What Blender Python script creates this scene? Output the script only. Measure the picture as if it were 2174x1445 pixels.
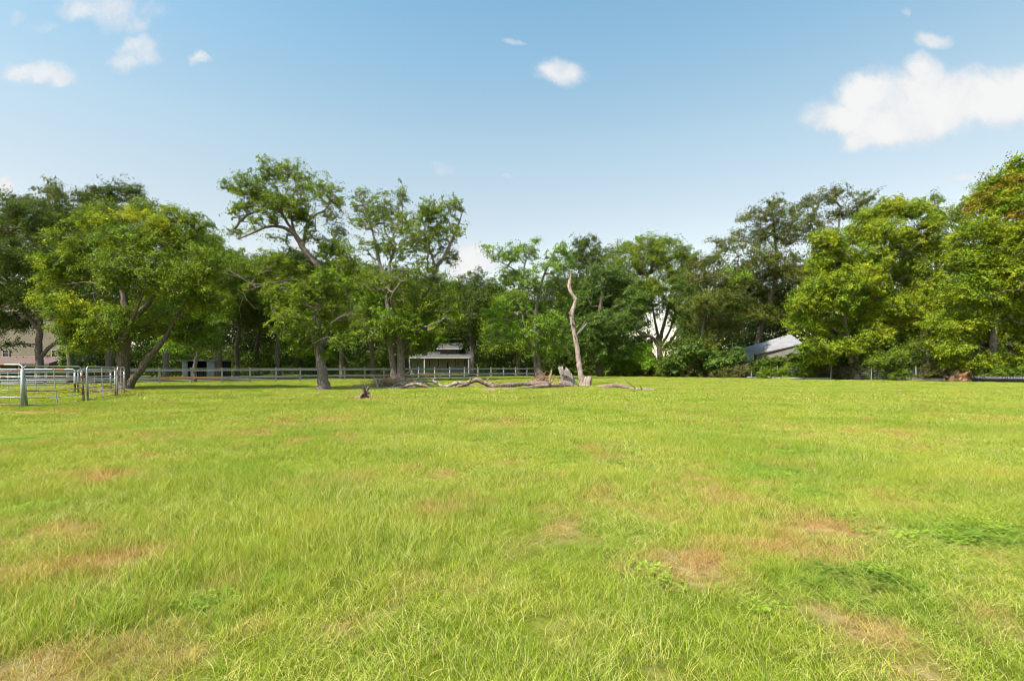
import bpy, math, random
import numpy as np
from mathutils import Vector

# ------------------------------------------------------------------ camera, sky, sun, exposure
S = bpy.context.scene
for o in list(bpy.data.objects): bpy.data.objects.remove(o)
COL = S.collection
F = 1087.0; HOR = 778.0; CAMZ = 1.5
cd = bpy.data.cameras.new('camera'); cam = bpy.data.objects.new('camera', cd); COL.objects.link(cam)
cam.location = (0, 0, CAMZ); cam.rotation_euler = (math.radians(90), 0, 0)
cd.lens = 18.0; cd.sensor_width = 36.0; cd.shift_y = 0.0255; cd.clip_end = 3000; cd.clip_start = 0.05
S.camera = cam
S.view_settings.view_transform = 'Standard'; S.view_settings.look = 'None'
S.view_settings.gamma = 1; S.view_settings.exposure = 0.82

SUN_EL = math.radians(55); SUN_DIR = Vector((-0.72, -0.69, 0)).normalized()
sv = Vector((SUN_DIR.x*math.cos(SUN_EL), SUN_DIR.y*math.cos(SUN_EL), math.sin(SUN_EL)))
sd = bpy.data.lights.new('sun', 'SUN'); sd.energy = 4.9; sd.angle = math.radians(0.8); sd.color = (1.0, 0.95, 0.86)
sun = bpy.data.objects.new('sun', sd); COL.objects.link(sun)
sun.rotation_euler = sv.to_track_quat('Z', 'Y').to_euler(); sun.location = (0, 0, 60)

W = bpy.data.worlds.new('World'); S.world = W; W.use_nodes = True
wt = W.node_tree; wt.nodes.clear()
def N(t, typ, **kw):
    n = t.nodes.new(typ)
    for k, v in kw.items(): setattr(n, k, v)
    return n
def math_(t, op, a, b=None, c=None):
    n = N(t, 'ShaderNodeMath', operation=op)
    for i, v in enumerate((a, b, c)):
        if v is None: continue
        if isinstance(v, (int, float)): n.inputs[i].default_value = v
        else: t.links.new(v, n.inputs[i])
    return n.outputs[0]
def ramp(t, fac, stops):
    r = N(t, 'ShaderNodeValToRGB'); t.links.new(fac, r.inputs[0]); e = r.color_ramp.elements
    while len(e) < len(stops): e.new(.5)
    for i, (p, c) in enumerate(stops): e[i].position = p; e[i].color = (*c, 1)
    return r.outputs[0]
def build_world():
    t = wt; L = t.links.new
    out = N(t, 'ShaderNodeOutputWorld'); bg = N(t, 'ShaderNodeBackground'); bg.inputs['Strength'].default_value = 0.115
    sky = N(t, 'ShaderNodeTexSky', sky_type='NISHITA'); sky.sun_disc = False
    sky.sun_elevation = SUN_EL; sky.sun_rotation = math.atan2(SUN_DIR.x, SUN_DIR.y)
    sky.air_density = 1.1; sky.dust_density = 0.6; sky.ozone_density = 1.2; sky.altitude = 20
    tc = N(t, 'ShaderNodeTexCoord')
    sep = N(t, 'ShaderNodeSeparateXYZ'); L(tc.outputs['Generated'], sep.inputs[0])
    y = math_(t, 'MAXIMUM', sep.outputs[1], 0.05)
    u = math_(t, 'DIVIDE', sep.outputs[0], y); v = math_(t, 'DIVIDE', sep.outputs[2], y)
    cb = N(t, 'ShaderNodeCombineXYZ'); L(u, cb.inputs[0]); L(v, cb.inputs[1])
    # domain warp so cloud edges billow
    nz = N(t, 'ShaderNodeTexNoise'); nz.inputs['Scale'].default_value = 7; nz.inputs['Detail'].default_value = 6; nz.inputs['Roughness'].default_value = 0.6
    L(cb.outputs[0], nz.inputs['Vector'])
    sb = N(t, 'ShaderNodeVectorMath', operation='SUBTRACT'); L(nz.outputs['Color'], sb.inputs[0]); sb.inputs[1].default_value = (.5, .5, .5)
    sc = N(t, 'ShaderNodeVectorMath', operation='SCALE'); L(sb.outputs[0], sc.inputs[0]); sc.inputs['Scale'].default_value = 0.10
    ad = N(t, 'ShaderNodeVectorMath', operation='ADD'); L(cb.outputs[0], ad.inputs[0]); L(sc.outputs[0], ad.inputs[1])
    blobs = [(1960,226,185,78,1),(1850,205,85,62,1),(2110,226,130,58,1),(1795,250,85,44,1),(1965,165,52,56,.95),(1890,275,115,50,1),(2200,195,130,55,1),(1830,300,50,30,.8),
             (1988,84,46,24,.78),(1192,158,62,34,.64),(75,156,76,24,.78),(128,168,34,18,.6),(295,105,56,36,.62),(262,128,46,20,.6),
             (230,22,120,36,.55),(270,48,60,30,.55),(420,121,28,17,.64),(1012,552,62,42,1),(985,570,60,34,.95),(945,350,26,18,.35),(2052,370,50,13,.5),
             (1085,98,30,10,.35),(95,60,34,11,.3),(38,45,26,18,.3),(5,395,34,16,.6),(1925,30,14,12,.4),(1075,381,20,9,.3),(660,520,60,22,.5),(760,505,40,15,.3)]
    best = None
    for (x, yy, rx, ry, a) in blobs:
        s1 = N(t, 'ShaderNodeVectorMath', operation='SUBTRACT'); L(ad.outputs[0], s1.inputs[0])
        s1.inputs[1].default_value = ((x-1087)/F, (HOR-yy)/F, 0)
        s2 = N(t, 'ShaderNodeVectorMath', operation='DIVIDE'); L(s1.outputs[0], s2.inputs[0]); s2.inputs[1].default_value = (rx*1.25/F, ry*1.25/F, 1)
        s3 = N(t, 'ShaderNodeVectorMath', operation='LENGTH')
        f0 = N(t, 'ShaderNodeVectorMath', operation='MULTIPLY'); L(s2.outputs[0], f0.inputs[0]); f0.inputs[1].default_value = (1, 1, 0)
        L(f0.outputs[0], s3.inputs[0])
        mr = N(t, 'ShaderNodeMapRange', interpolation_type='SMOOTHSTEP')
        L(s3.outputs['Value'], mr.inputs[0])
        for i, q in enumerate((1.15, 0.25, 0.0, a)): mr.inputs[1+i].default_value = q
        o = mr.outputs[0]
        best = o if best is None else math_(t, 'MAXIMUM', best, o)
    n2 = N(t, 'ShaderNodeTexNoise'); n2.inputs['Scale'].default_value = 10; n2.inputs['Detail'].default_value = 9; n2.inputs['Roughness'].default_value = 0.62
    L(ad.outputs[0], n2.inputs['Vector'])
    k = math_(t, 'MULTIPLY', math_(t, 'SUBTRACT', n2.outputs['Fac'], 0.5), 1.5)
    m = math_(t, 'ADD', best, math_(t, 'MULTIPLY', k, math_(t, 'MINIMUM', math_(t, 'MULTIPLY', best, 4.0), 1.0)))
    mr = N(t, 'ShaderNodeMapRange', interpolation_type='SMOOTHSTEP'); L(m, mr.inputs[0])
    for i, q in enumerate((0.08, 0.95, 0.0, 1.0)): mr.inputs[1+i].default_value = q
    cov = math_(t, 'MULTIPLY', mr.outputs[0], 0.97)
    # slightly milky sky
    hs = N(t, 'ShaderNodeHueSaturation'); hs.inputs['Saturation'].default_value = 0.78; hs.inputs['Value'].default_value = 1.0
    L(sky.outputs[0], hs.inputs['Color'])
    mx = N(t, 'ShaderNodeMix', data_type='RGBA'); L(cov, mx.inputs[0]); L(ramp(t, math_(t, 'ADD', m, math_(t, 'MULTIPLY', math_(t, 'SUBTRACT', nz.outputs['Fac'], .5), 1.2)), [(.35, (.86, .89, .93)), (.95, (1, 1, .995))]), mx.inputs[7])
    tn = N(t, 'ShaderNodeMix', data_type='RGBA', blend_type='MULTIPLY'); tn.inputs[0].default_value = 1; L(hs.outputs[0], tn.inputs[6]); 
    tg = N(t, 'ShaderNodeMapRange'); L(sep.outputs[2], tg.inputs[0]); tg.inputs[1].default_value = 0.05; tg.inputs[2].default_value = 0.66
    L(ramp(t, tg.outputs[0], [(0, (1.22, 1.03, .80)), (.367, (1.19, 1.08, .90)), (.55, (1.14, 1.20, 1.02)), (.765, (.91, 1.21, 1.15)), (1, (.69, 1.13, 1.17))]), tn.inputs[7])
    L(tn.outputs[2], mx.inputs[6])
    cs = mx.inputs[7].links[0].from_socket; vs = N(t, 'ShaderNodeVectorMath', operation='SCALE'); L(cs, vs.inputs[0]); vs.inputs['Scale'].default_value = 4.55; L(vs.outputs[0], mx.inputs[7])
    L(mx.outputs[2], bg.inputs['Color']); L(bg.outputs[0], out.inputs[0])
build_world()

# ------------------------------------------------------------------ helpers
rng = np.random.default_rng(7); random.seed(7)
def P(x, y, Y): return np.array([(x-1087)/F*Y, Y, CAMZ+(HOR-y)/F*Y])       # a point seen at (x, y), Y metres away
def G(x, y):                                                               # where that line of sight meets the ground
    Y = CAMZ*F/(y-HOR); return np.array([(x-1087)/F*Y, Y, 0.0])
def tag(o, label=None, cat=None, group=None, kind=None):
    if label: o['label'] = label
    if cat: o['category'] = cat
    if group: o['group'] = group
    if kind: o['kind'] = kind
    return o
def empty(name, loc, label, cat, group=None):
    o = bpy.data.objects.new(name, None); COL.objects.link(o); o.location = loc; o.empty_display_size = 0.3
    return tag(o, label, cat, group)
class MB:
    def __init__(s): s.v = []; s.f = []; s.n = 0
    def add(s, v, f):
        s.v.extend([tuple(map(float, p)) for p in v]); s.f.extend([tuple(i+s.n for i in q) for q in f]); s.n += len(v)
    def box(s, c, d, rot=0.0, tilt=0.0):
        x, y, z = [q/2 for q in d]; c0, s0 = math.cos(rot), math.sin(rot); out = []
        for a, b, e in ((-x,-y,-z),(x,-y,-z),(x,y,-z),(-x,y,-z),(-x,-y,z),(x,-y,z),(x,y,z),(-x,y,z)):
            a += tilt*e
            out.append((c[0]+a*c0-b*s0, c[1]+a*s0+b*c0, c[2]+e))
        s.add(out, [(0,3,2,1),(4,5,6,7),(0,1,5,4),(1,2,6,5),(2,3,7,6),(3,0,4,7)])
    def beam(s, a, b, w, h):                                              # board from a to b, h high, w thick
        a = np.array(a, float); b = np.array(b, float); d = b-a; L = np.linalg.norm(d); d /= L
        side = np.array([-d[1], d[0], 0]); side /= np.linalg.norm(side); up = np.cross(d, side)*-1
        if up[2] < 0: up = -up
        out = []
        for p in (a, b):
            for i, j in ((-1,-1),(1,-1),(1,1),(-1,1)): out.append(p+side*i*w/2+up*j*h/2)
        s.add(out, [(0,1,2,3),(7,6,5,4),(0,4,5,1),(1,5,6,2),(2,6,7,3),(3,7,4,0)])
    def tube(s, pts, rad, sides=8, rough=0.0, cap=True, seed=0):
        pts = np.array(pts, float); n = len(pts); rad = np.broadcast_to(np.array(rad, float), (n,))
        r_ = np.random.default_rng(seed)
        T = np.gradient(pts, axis=0); T /= (np.linalg.norm(T, axis=1, keepdims=True)+1e-9)
        ref = np.array([0.0, 1, 0]) if abs(T[0][1]) < .8 else np.array([1.0, 0, 0])
        A = np.cross(T, ref); A /= (np.linalg.norm(A, axis=1, keepdims=True)+1e-9); B = np.cross(T, A)
        ang = np.linspace(0, 2*math.pi, sides, endpoint=False)
        prof = 1+rough*0.6*r_.normal(size=(1, sides))+rough*0.5*r_.normal(size=(n, sides))
        R = rad[:, None]*prof
        V = pts[:, None]+A[:, None]*(np.cos(ang)[None, :, None]*R[..., None])+B[:, None]*(np.sin(ang)[None, :, None]*R[..., None])
        V = V.reshape(-1, 3); fs = []
        for i in range(n-1):
            for j in range(sides):
                k = (j+1) % sides
                fs.append((i*sides+j, (i+1)*sides+j, (i+1)*sides+k, i*sides+k))
        if cap: fs.append(tuple(range(sides))[::-1] if False else tuple(range(sides))); fs.append(tuple((n-1)*sides+j for j in range(sides))[::-1])
        s.add(V, fs)
    def build(s, name, mat, parent=None, smooth=False, label=None):
        me = bpy.data.meshes.new(name); me.from_pydata(s.v, [], s.f); me.update()
        if smooth: me.polygons.foreach_set('use_smooth', [True]*len(me.polygons))
        me.materials.append(mat); o = bpy.data.objects.new(name, me); COL.objects.link(o)
        if parent is not None:
            o.parent = parent
            if parent.parent is None: o.location = -parent.location
        if label: o['label'] = label
        return o
def quads(name, V, mat, parent=None, nper=4):                             # V: (n, nper, 3)
    n = len(V); me = bpy.data.meshes.new(name)
    me.vertices.add(n*nper); me.vertices.foreach_set('co', V.astype(np.float32).ravel())
    me.loops.add(n*nper); me.loops.foreach_set('vertex_index', np.arange(n*nper, dtype=np.int32))
    me.polygons.add(n); me.polygons.foreach_set('loop_start', np.arange(0, n*nper, nper, dtype=np.int32))
    me.polygons.foreach_set('loop_total', np.full(n, nper, dtype=np.int32))
    me.update(calc_edges=True); me.materials.append(mat)
    o = bpy.data.objects.new(name, me); COL.objects.link(o)
    if parent is not None:
        o.parent = parent; o.location = -parent.location
    return o
def smooth_path(pts, k=4):                                                 # Catmull-Rom through points with extra columns
    p = np.array(pts, float); n = len(p); out = []
    for i in range(n-1):
        a, b, c, d = p[max(i-1, 0)], p[i], p[i+1], p[min(i+2, n-1)]
        for j in range(k):
            t = j/k
            out.append(.5*((2*b)+(-a+c)*t+(2*a-5*b+4*c-d)*t*t+(-a+3*b-3*c+d)*t**3))
    out.append(p[-1]); return np.array(out)
def vnoise(x, y, s=0):
    xi = np.floor(x).astype(np.int64); yi = np.floor(y).astype(np.int64); fx = x-xi; fy = y-yi
    def h(a, b):
        n = (a*374761393+b*668265263+s*974634777) & 0xffffffff
        n = ((n ^ (n >> 13))*1274126177) & 0xffffffff
        return ((n ^ (n >> 16)) & 0xffff)/65535.0
    fx = fx*fx*(3-2*fx); fy = fy*fy*(3-2*fy)
    return (h(xi, yi)*(1-fx)+h(xi+1, yi)*fx)*(1-fy)+(h(xi, yi+1)*(1-fx)+h(xi+1, yi+1)*fx)*fy
def fbm(x, y, s=0, o=4):
    r = 0; a = .5
    for i in range(o): r = r+a*vnoise(x*2**i, y*2**i, s+i*17); a *= .5
    return r/(1-.5**o)

# ------------------------------------------------------------------ materials
def mat(name):
    m = bpy.data.materials.new(name); m.use_nodes = True; t = m.node_tree; t.nodes.clear()
    out = N(t, 'ShaderNodeOutputMaterial'); b = N(t, 'ShaderNodeBsdfPrincipled'); t.links.new(b.outputs[0], out.inputs[0])
    return m, t, b, out
def noise(t, scale, vec=None, detail=4, rough=.6, coord='Object', stretch=None):
    tc = N(t, 'ShaderNodeTexCoord'); v = tc.outputs[coord] if vec is None else vec
    if stretch:
        mp = N(t, 'ShaderNodeMapping'); mp.inputs['Scale'].default_value = stretch; t.links.new(v, mp.inputs[0]); v = mp.outputs[0]
    n = N(t, 'ShaderNodeTexNoise'); n.inputs['Scale'].default_value = scale; n.inputs['Detail'].default_value = detail; n.inputs['Roughness'].default_value = rough
    t.links.new(v, n.inputs['Vector']); return n.outputs['Fac']
def mixc(t, f, a, b, mode='MIX'):
    m = N(t, 'ShaderNodeMix', data_type='RGBA', blend_type=mode)
    for i, v in ((0, f), (6, a), (7, b)):
        if isinstance(v, (int, float)): m.inputs[i].default_value = v
        elif isinstance(v, tuple): m.inputs[i].default_value = (*v, 1)
        else: t.links.new(v, m.inputs[i])
    return m.outputs[2]
def bump(t, b, h, dist=.02, strength=.6):
    n = N(t, 'ShaderNodeBump'); n.inputs['Distance'].default_value = dist; n.inputs['Strength'].default_value = strength
    t.links.new(h, n.inputs['Height']); t.links.new(n.outputs[0], b.inputs['Normal'])
def rough_mat(name, c1, c2, scale=3, rough=.85, stretch=None, c3=None, bd=.02, metal=0, detail=6):
    m, t, b, o = mat(name)
    f = noise(t, scale, stretch=stretch, detail=detail)
    st = [(.32, c1), (.66, c2)] if c3 is None else [(.3, c1), (.5, c2), (.7, c3)]
    t.links.new(ramp(t, f, st), b.inputs['Base Color']); b.inputs['Roughness'].default_value = rough; b.inputs['Metallic'].default_value = metal
    if bd: bump(t, b, noise(t, scale*4, stretch=stretch), bd)
    return m
def leaf_mat(name, c_dark, c_mid, c_lit, tip=None, transl=.26, gloss=.45):
    m = bpy.data.materials.new(name); m.use_nodes = True; t = m.node_tree; t.nodes.clear(); L = t.links.new
    out = N(t, 'ShaderNodeOutputMaterial'); geo = N(t, 'ShaderNodeNewGeometry')
    col = ramp(t, geo.outputs['Random Per Island'], [(0, c_dark), (.5, c_mid), (1, c_lit)])
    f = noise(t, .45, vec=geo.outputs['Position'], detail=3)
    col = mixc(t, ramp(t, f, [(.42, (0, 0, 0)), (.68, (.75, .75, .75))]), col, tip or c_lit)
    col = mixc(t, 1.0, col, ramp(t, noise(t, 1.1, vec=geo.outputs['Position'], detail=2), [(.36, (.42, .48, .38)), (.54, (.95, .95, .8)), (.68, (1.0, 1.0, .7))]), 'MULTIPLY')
    hv = N(t, 'ShaderNodeHueSaturation'); hv.inputs['Hue'].default_value = .491; hv.inputs['Saturation'].default_value = .99; hv.inputs['Value'].default_value = 1.2; L(col, hv.inputs['Color']); col = hv.outputs[0]
    b = N(t, 'ShaderNodeBsdfPrincipled'); b.inputs['Roughness'].default_value = gloss+.1; b.inputs['Specular IOR Level'].default_value = .14
    tr = N(t, 'ShaderNodeBsdfTranslucent'); L(col, b.inputs['Base Color'])
    L(mixc(t, 1.0, col, (1.5, 1.45, .45), 'MULTIPLY'), tr.inputs['Color'])
    mx = N(t, 'ShaderNodeMixShader'); mx.inputs[0].default_value = transl; L(b.outputs[0], mx.inputs[1]); L(tr.outputs[0], mx.inputs[2]); L(mx.outputs[0], out.inputs[0])
    return m
M = {}
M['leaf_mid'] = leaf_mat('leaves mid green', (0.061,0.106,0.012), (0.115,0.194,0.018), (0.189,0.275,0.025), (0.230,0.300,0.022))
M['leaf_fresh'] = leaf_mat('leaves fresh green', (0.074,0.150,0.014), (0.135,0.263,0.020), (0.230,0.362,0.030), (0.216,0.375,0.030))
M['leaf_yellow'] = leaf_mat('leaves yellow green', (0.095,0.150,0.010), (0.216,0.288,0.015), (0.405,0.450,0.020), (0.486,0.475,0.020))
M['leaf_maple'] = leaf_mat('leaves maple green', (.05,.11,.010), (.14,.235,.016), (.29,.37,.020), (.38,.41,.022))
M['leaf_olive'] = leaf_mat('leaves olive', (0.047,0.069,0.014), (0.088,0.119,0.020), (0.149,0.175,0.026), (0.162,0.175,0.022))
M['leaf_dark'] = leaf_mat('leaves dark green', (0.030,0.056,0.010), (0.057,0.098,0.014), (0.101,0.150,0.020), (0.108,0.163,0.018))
M['leaf_deep'] = leaf_mat('leaves darkened as wood shade', (.014,.026,.008), (.026,.046,.010), (.045,.075,.014), (.04,.07,.012), transl=.2)  # canopy shade over the back woods is put into this leaf colour
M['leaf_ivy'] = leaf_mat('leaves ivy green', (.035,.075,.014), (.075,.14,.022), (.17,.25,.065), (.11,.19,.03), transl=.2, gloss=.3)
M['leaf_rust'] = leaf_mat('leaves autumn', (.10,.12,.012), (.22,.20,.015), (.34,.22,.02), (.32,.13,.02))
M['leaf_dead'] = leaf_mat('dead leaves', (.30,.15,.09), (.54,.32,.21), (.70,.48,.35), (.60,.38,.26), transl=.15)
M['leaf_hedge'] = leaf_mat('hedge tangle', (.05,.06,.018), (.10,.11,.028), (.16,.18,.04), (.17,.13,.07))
M['leaf_clover'] = leaf_mat('ground cover leaves', (.10,.19,.018), (.19,.31,.03), (.31,.42,.06), (.24,.36,.03))
M['bark'] = rough_mat('grey bark', (.045,.034,.027), (.15,.118,.10), 6, .95, (3,3,.7), (.30,.245,.21), .03)
M['bark_dark'] = rough_mat('dark bark', (.04,.03,.024), (.12,.09,.07), 5, .95, (3,3,.7), (.19,.15,.12), .03)
M['bark_pale'] = rough_mat('pale dead twigs', (.20,.165,.135), (.40,.35,.30), 8, .9, None, None, .01)
M['deadwood'] = rough_mat('weathered dead wood', (.045,.028,.022), (.20,.13,.105), 5, .9, (1.2,1.2,1.2), (.42,.32,.275), .03)
M['deadgrey'] = rough_mat('grey weathered limb', (.08,.06,.052), (.27,.215,.19), 5, .9, (1.2,1.2,1.2), (.47,.42,.38), .03)
M['snag'] = rough_mat('stripped snag wood', (.15,.095,.078), (.33,.24,.205), 4, .9, (3,3,.5), (.52,.43,.38), .02)
M['splinter'] = rough_mat('splintered wood', (.15,.07,.035), (.34,.19,.11), 9, .9, None, (.50,.34,.24), .01)
M['rot'] = rough_mat('rotten dark wood', (.02,.012,.010), (.08,.045,.033), 7, .95, (2,2,.5), (.24,.15,.115), .03)
M['hole'] = rough_mat('dark hollow', (.008,.006,.005), (.02,.014,.012), 5, 1, None, None, 0)
M['fence_wood'] = rough_mat('weathered fence board', (.19,.175,.18), (.33,.315,.33), 3, .85, (1,1,6), (.50,.48,.50), .004)
M['fence_brown'] = rough_mat('brown stained board', (.13,.095,.075), (.24,.19,.16), 3, .85, (1,1,6), (.34,.29,.26), .004)
M['fence_new'] = rough_mat('new orange lumber', (.55,.26,.10), (.70,.38,.17), 3, .8, (1,1,6), None, .003)
M['wire'] = rough_mat('fence wire', (.14,.14,.14), (.26,.26,.27), 9, .6, None, None, 0, .5)
def galv():
    m, t, b, o = mat('galvanised tube with rust'); f = noise(t, 1.6, detail=5)
    base = ramp(t, noise(t, 14), [(.3, (.26,.27,.29)), (.7, (.48,.495,.51))])
    c = mixc(t, ramp(t, f, [(.56, (0,0,0)), (.62, (1,1,1))]), base, ramp(t, noise(t, 22), [(.3, (.14,.05,.025)), (.7, (.30,.13,.07))]))
    t.links.new(c, b.inputs['Base Color']); b.inputs['Roughness'].default_value = .45; b.inputs['Metallic'].default_value = .35
    return m
M['galv'] = galv()
M['rust'] = rough_mat('rusty rail', (.12,.05,.03), (.30,.15,.09), 3, .8, None, (.50,.47,.45), .002)
M['tan'] = rough_mat('tan lap siding', (.17,.14,.095), (.22,.18,.125), 1.5, .8, None, None, 0)
M['brownroof'] = rough_mat('brown shingles', (.09,.055,.045), (.17,.11,.09), 6, .95, None, None, .01)
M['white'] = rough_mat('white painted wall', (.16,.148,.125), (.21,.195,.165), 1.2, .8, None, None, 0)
M['trim'] = rough_mat('white trim', (.30,.295,.28), (.40,.39,.375), 2, .7, None, None, 0)
M['greyroof'] = rough_mat('grey shingle roof', (.06,.056,.052), (.12,.11,.10), 5, .95, None, None, .01)
M['metalroof'] = rough_mat('pale metal roof', (.21,.20,.205), (.29,.28,.285), 1.6, .7, None, None, 0, 0)
M['bluegrey'] = rough_mat('blue grey sheet metal', (.16,.20,.24), (.28,.33,.38), 2, .6, None, None, 0, .2)
M['cream'] = rough_mat('cream wall', (.66,.60,.44), (.76,.70,.54), 1.5, .8, None, None, 0)
M['glass'] = rough_mat('dark window glass', (.012,.014,.016), (.03,.033,.038), 1, .35, None, None, 0)
M['dark'] = rough_mat('dark interior', (.012,.012,.012), (.03,.028,.025), 1, .9, None, None, 0)
M['red'] = rough_mat('faded red siding', (.16,.05,.04), (.26,.09,.07), 2, .85, None, None, 0)
M['concrete'] = rough_mat('pale concrete', (.36,.33,.29), (.50,.46,.41), 6, .9, None, None, .004)
M['asphalt'] = rough_mat('grey asphalt', (.12,.12,.12), (.19,.185,.18), 14, .95, None, None, .003)
M['pipe'] = rough_mat('black plastic pipe', (.018,.018,.022), (.05,.05,.055), 3, .42, None, None, 0)
M['mound'] = rough_mat('bare reddish soil', (.12,.065,.035), (.26,.15,.085), 9, 1, None, (.36,.24,.14), .02)
M['cable'] = rough_mat('grey cable', (.16,.17,.17), (.28,.29,.29), 1, .5, None, None, 0)

# ------------------------------------------------------------------ ground and how dry its grass is
def dryblobs():
    L = []
    for (x, y, rx, ry, a) in [(190,1015,95,14,.6),(330,970,60,8,.55),(820,958,90,8,.6),(1010,975,60,7,.5),(220,1215,100,28,.55),(540,1335,45,22,.8),
                              (1700,1115,90,20,.6),(2030,1040,130,22,.75),(2110,1010,80,14,.5),(1500,1190,90,22,.5),(2010,1250,50,26,.55),(110,875,120,8,1.15),(60,872,60,6,1.2),
                              (290,852,40,3,.7),(1960,1420,60,20,.5),(760,850,45,4,.8),(1500,1110,60,14,.35),(900,940,120,8,.3),(600,880,160,8,.3),(1300,1090,90,18,.25),
                              (20,905,60,8,.4),(700,1200,130,25,.3),(1830,845,110,4,.5),(1740,900,120,6,.35),(2000,930,160,9,.4),(1210,826,70,2.5,.6),(300,1110,160,20,.5),(260,1190,260,60,.38),(640,1280,220,70,.22),(1250,1330,260,60,.2),(1900,1350,220,60,.28),(120,1020,160,30,.3),(1750,1180,260,50,.3),(900,1090,120,16,.3)]:
        g = G(x, y); g2 = G(x, y+ry); L.append((g[0], g[1], rx/F*g[1], abs(g[1]-g2[1]), a))
    return L
BL = dryblobs()
LUSH = []
for (x, y, rx, ry, a) in [(2060,1130,160,45,1),(1830,1230,140,40,1),(1620,1000,90,14,1),(1720,1050,70,14,.8),(1690,965,70,8,.9),(1800,828,70,3,.9),(40,935,70,14,.7),(330,905,90,5,.7),(60,1075,60,9,.8),
                           (520,1150,60,12,.55),(440,1290,60,35,.9),(560,1235,60,14,.5),(1810,990,40,8,.6),(1470,905,70,6,.3),(1900,1290,90,30,.5)]:
    g = G(x, y); g2 = G(x, y+ry); LUSH.append((g[0], g[1], rx/F*g[1], abs(g[1]-g2[1]), a))
def fields(x, y):
    d = (fbm(x*.35, y*.28, 3)-.56)*1.5; d = d+(fbm(x*2.1, y*1.7, 9)-.5)*2.0
    d = np.clip(d, -.5, .55)*np.clip(1.15-y/60, .35, 1)
    for (cx, cy, rx, ry, a) in BL: d = d+.85*a*np.exp(-((x-cx)/rx)**2-((y-cy)/ry)**2)*np.clip(2.6*fbm(x*2.6, y*1.7, 31, 4)-.75, 0, 1.1)
    l = np.zeros_like(x)
    for (cx, cy, rx, ry, a) in LUSH: l = np.maximum(l, a*np.exp(-((x-cx)/rx)**2-((y-cy)/ry)**2))
    l = l*(.5+1.0*fbm(x*2.5, y*2.5, 55, 3))
    return np.clip(d-l*.4, 0, 1), np.clip(l, 0, 1)
def height(x, y):                                                          # gentle swells of the pasture
    return (fbm(x*.22, y*.22, 71, 3)-.5)*.10*np.clip((y-4)/10, 0, 1)*np.clip(1.3-y/60, 0, 1)

def ground():
    ys = np.concatenate([np.linspace(-30, 1.0, 14), np.geomspace(1.15, 100, 300), np.geomspace(105, 1500, 24)])
    us = np.concatenate([[-14, -7, -4, -2.4, -1.7], np.linspace(-1.3, 1.3, 260), [1.7, 2.4, 4, 7, 14]])
    Yg, Ug = np.meshgrid(ys, us, indexing='ij'); X = Ug*np.maximum(np.abs(Yg), 6.0); Z = height(X, Yg)
    V = np.stack([X, Yg, Z], -1).reshape(-1, 3); a, b = X.shape
    i = np.arange((a-1)*(b-1)); r = i//(b-1); c = i % (b-1); k = r*b+c
    Fc = np.stack([k, k+1, k+b+1, k+b], -1)
    me = bpy.data.meshes.new('ground'); me.vertices.add(len(V)); me.vertices.foreach_set('co', V.ravel())
    me.loops.add(len(Fc)*4); me.loops.foreach_set('vertex_index', Fc.ravel().astype(np.int32))
    me.polygons.add(len(Fc)); me.polygons.foreach_set('loop_start', np.arange(0, len(Fc)*4, 4, dtype=np.int32)); me.polygons.foreach_set('loop_total', np.full(len(Fc), 4, np.int32))
    me.update(calc_edges=True); me.polygons.foreach_set('use_smooth', [True]*len(Fc))
    d, l = fields(X.ravel(), Yg.ravel())
    for nm, q in (('dry', d), ('lush', l)):
        at = me.attributes.new(nm, 'FLOAT', 'POINT'); at.data.foreach_set('value', q.astype(np.float32))
    m, t, bs, o = mat('pasture ground'); L = t.links.new
    geo = N(t, 'ShaderNodeNewGeometry'); ad = N(t, 'ShaderNodeAttribute', attribute_name='dry'); al = N(t, 'ShaderNodeAttribute', attribute_name='lush')
    f1 = noise(t, .5, vec=geo.outputs['Position'], detail=8, rough=.7); f2 = noise(t, 9, vec=geo.outputs['Position'], detail=4, rough=.7)
    g = ramp(t, f1, [(.3, (.05,.07,.005)), (.5, (.11,.13,.008)), (.7, (.20,.20,.012))])
    g = mixc(t, ramp(t, f2, [(.35, (0,0,0)), (.7, (.6,.6,.6))]), g, (.13,.18,.022))
    dr = ramp(t, f2, [(.3, (.22,.12,.06)), (.55, (.44,.29,.15)), (.75, (.55,.42,.22))])
    dd = math_(t, 'ADD', ad.outputs['Fac'], math_(t, 'MULTIPLY', math_(t, 'SUBTRACT', f2, .5), .5))
    c = mixc(t, math_(t, 'MULTIPLY', math_(t, 'MINIMUM', math_(t, 'MAXIMUM', dd, 0.0), 1.0), .85), g, dr)
    c = mixc(t, math_(t, 'MULTIPLY', al.outputs['Fac'], .5), c, (.12,.24,.03))
    L(c, bs.inputs['Base Color']); bs.inputs['Roughness'].default_value = 1; bs.inputs['Specular IOR Level'].default_value = .1
    bump(t, bs, noise(t, 14, vec=geo.outputs['Position'], detail=6, rough=.7), .04, .8)
    me.materials.append(m); o = bpy.data.objects.new('ground', me); COL.objects.link(o); tag(o, 'wide flat pasture of yellow green grass', None, None, 'structure')
ground()

# the two field boundaries (45 degrees to the view) as functions
FA, FB = np.array([-37.3, 37.3]), np.array([1.72, 1.72])                     # left fence: post n stands at FA + n*FB
def right_line(u): Y = 98.8/(1+1.102*u); return np.array([u*Y, Y])

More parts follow.
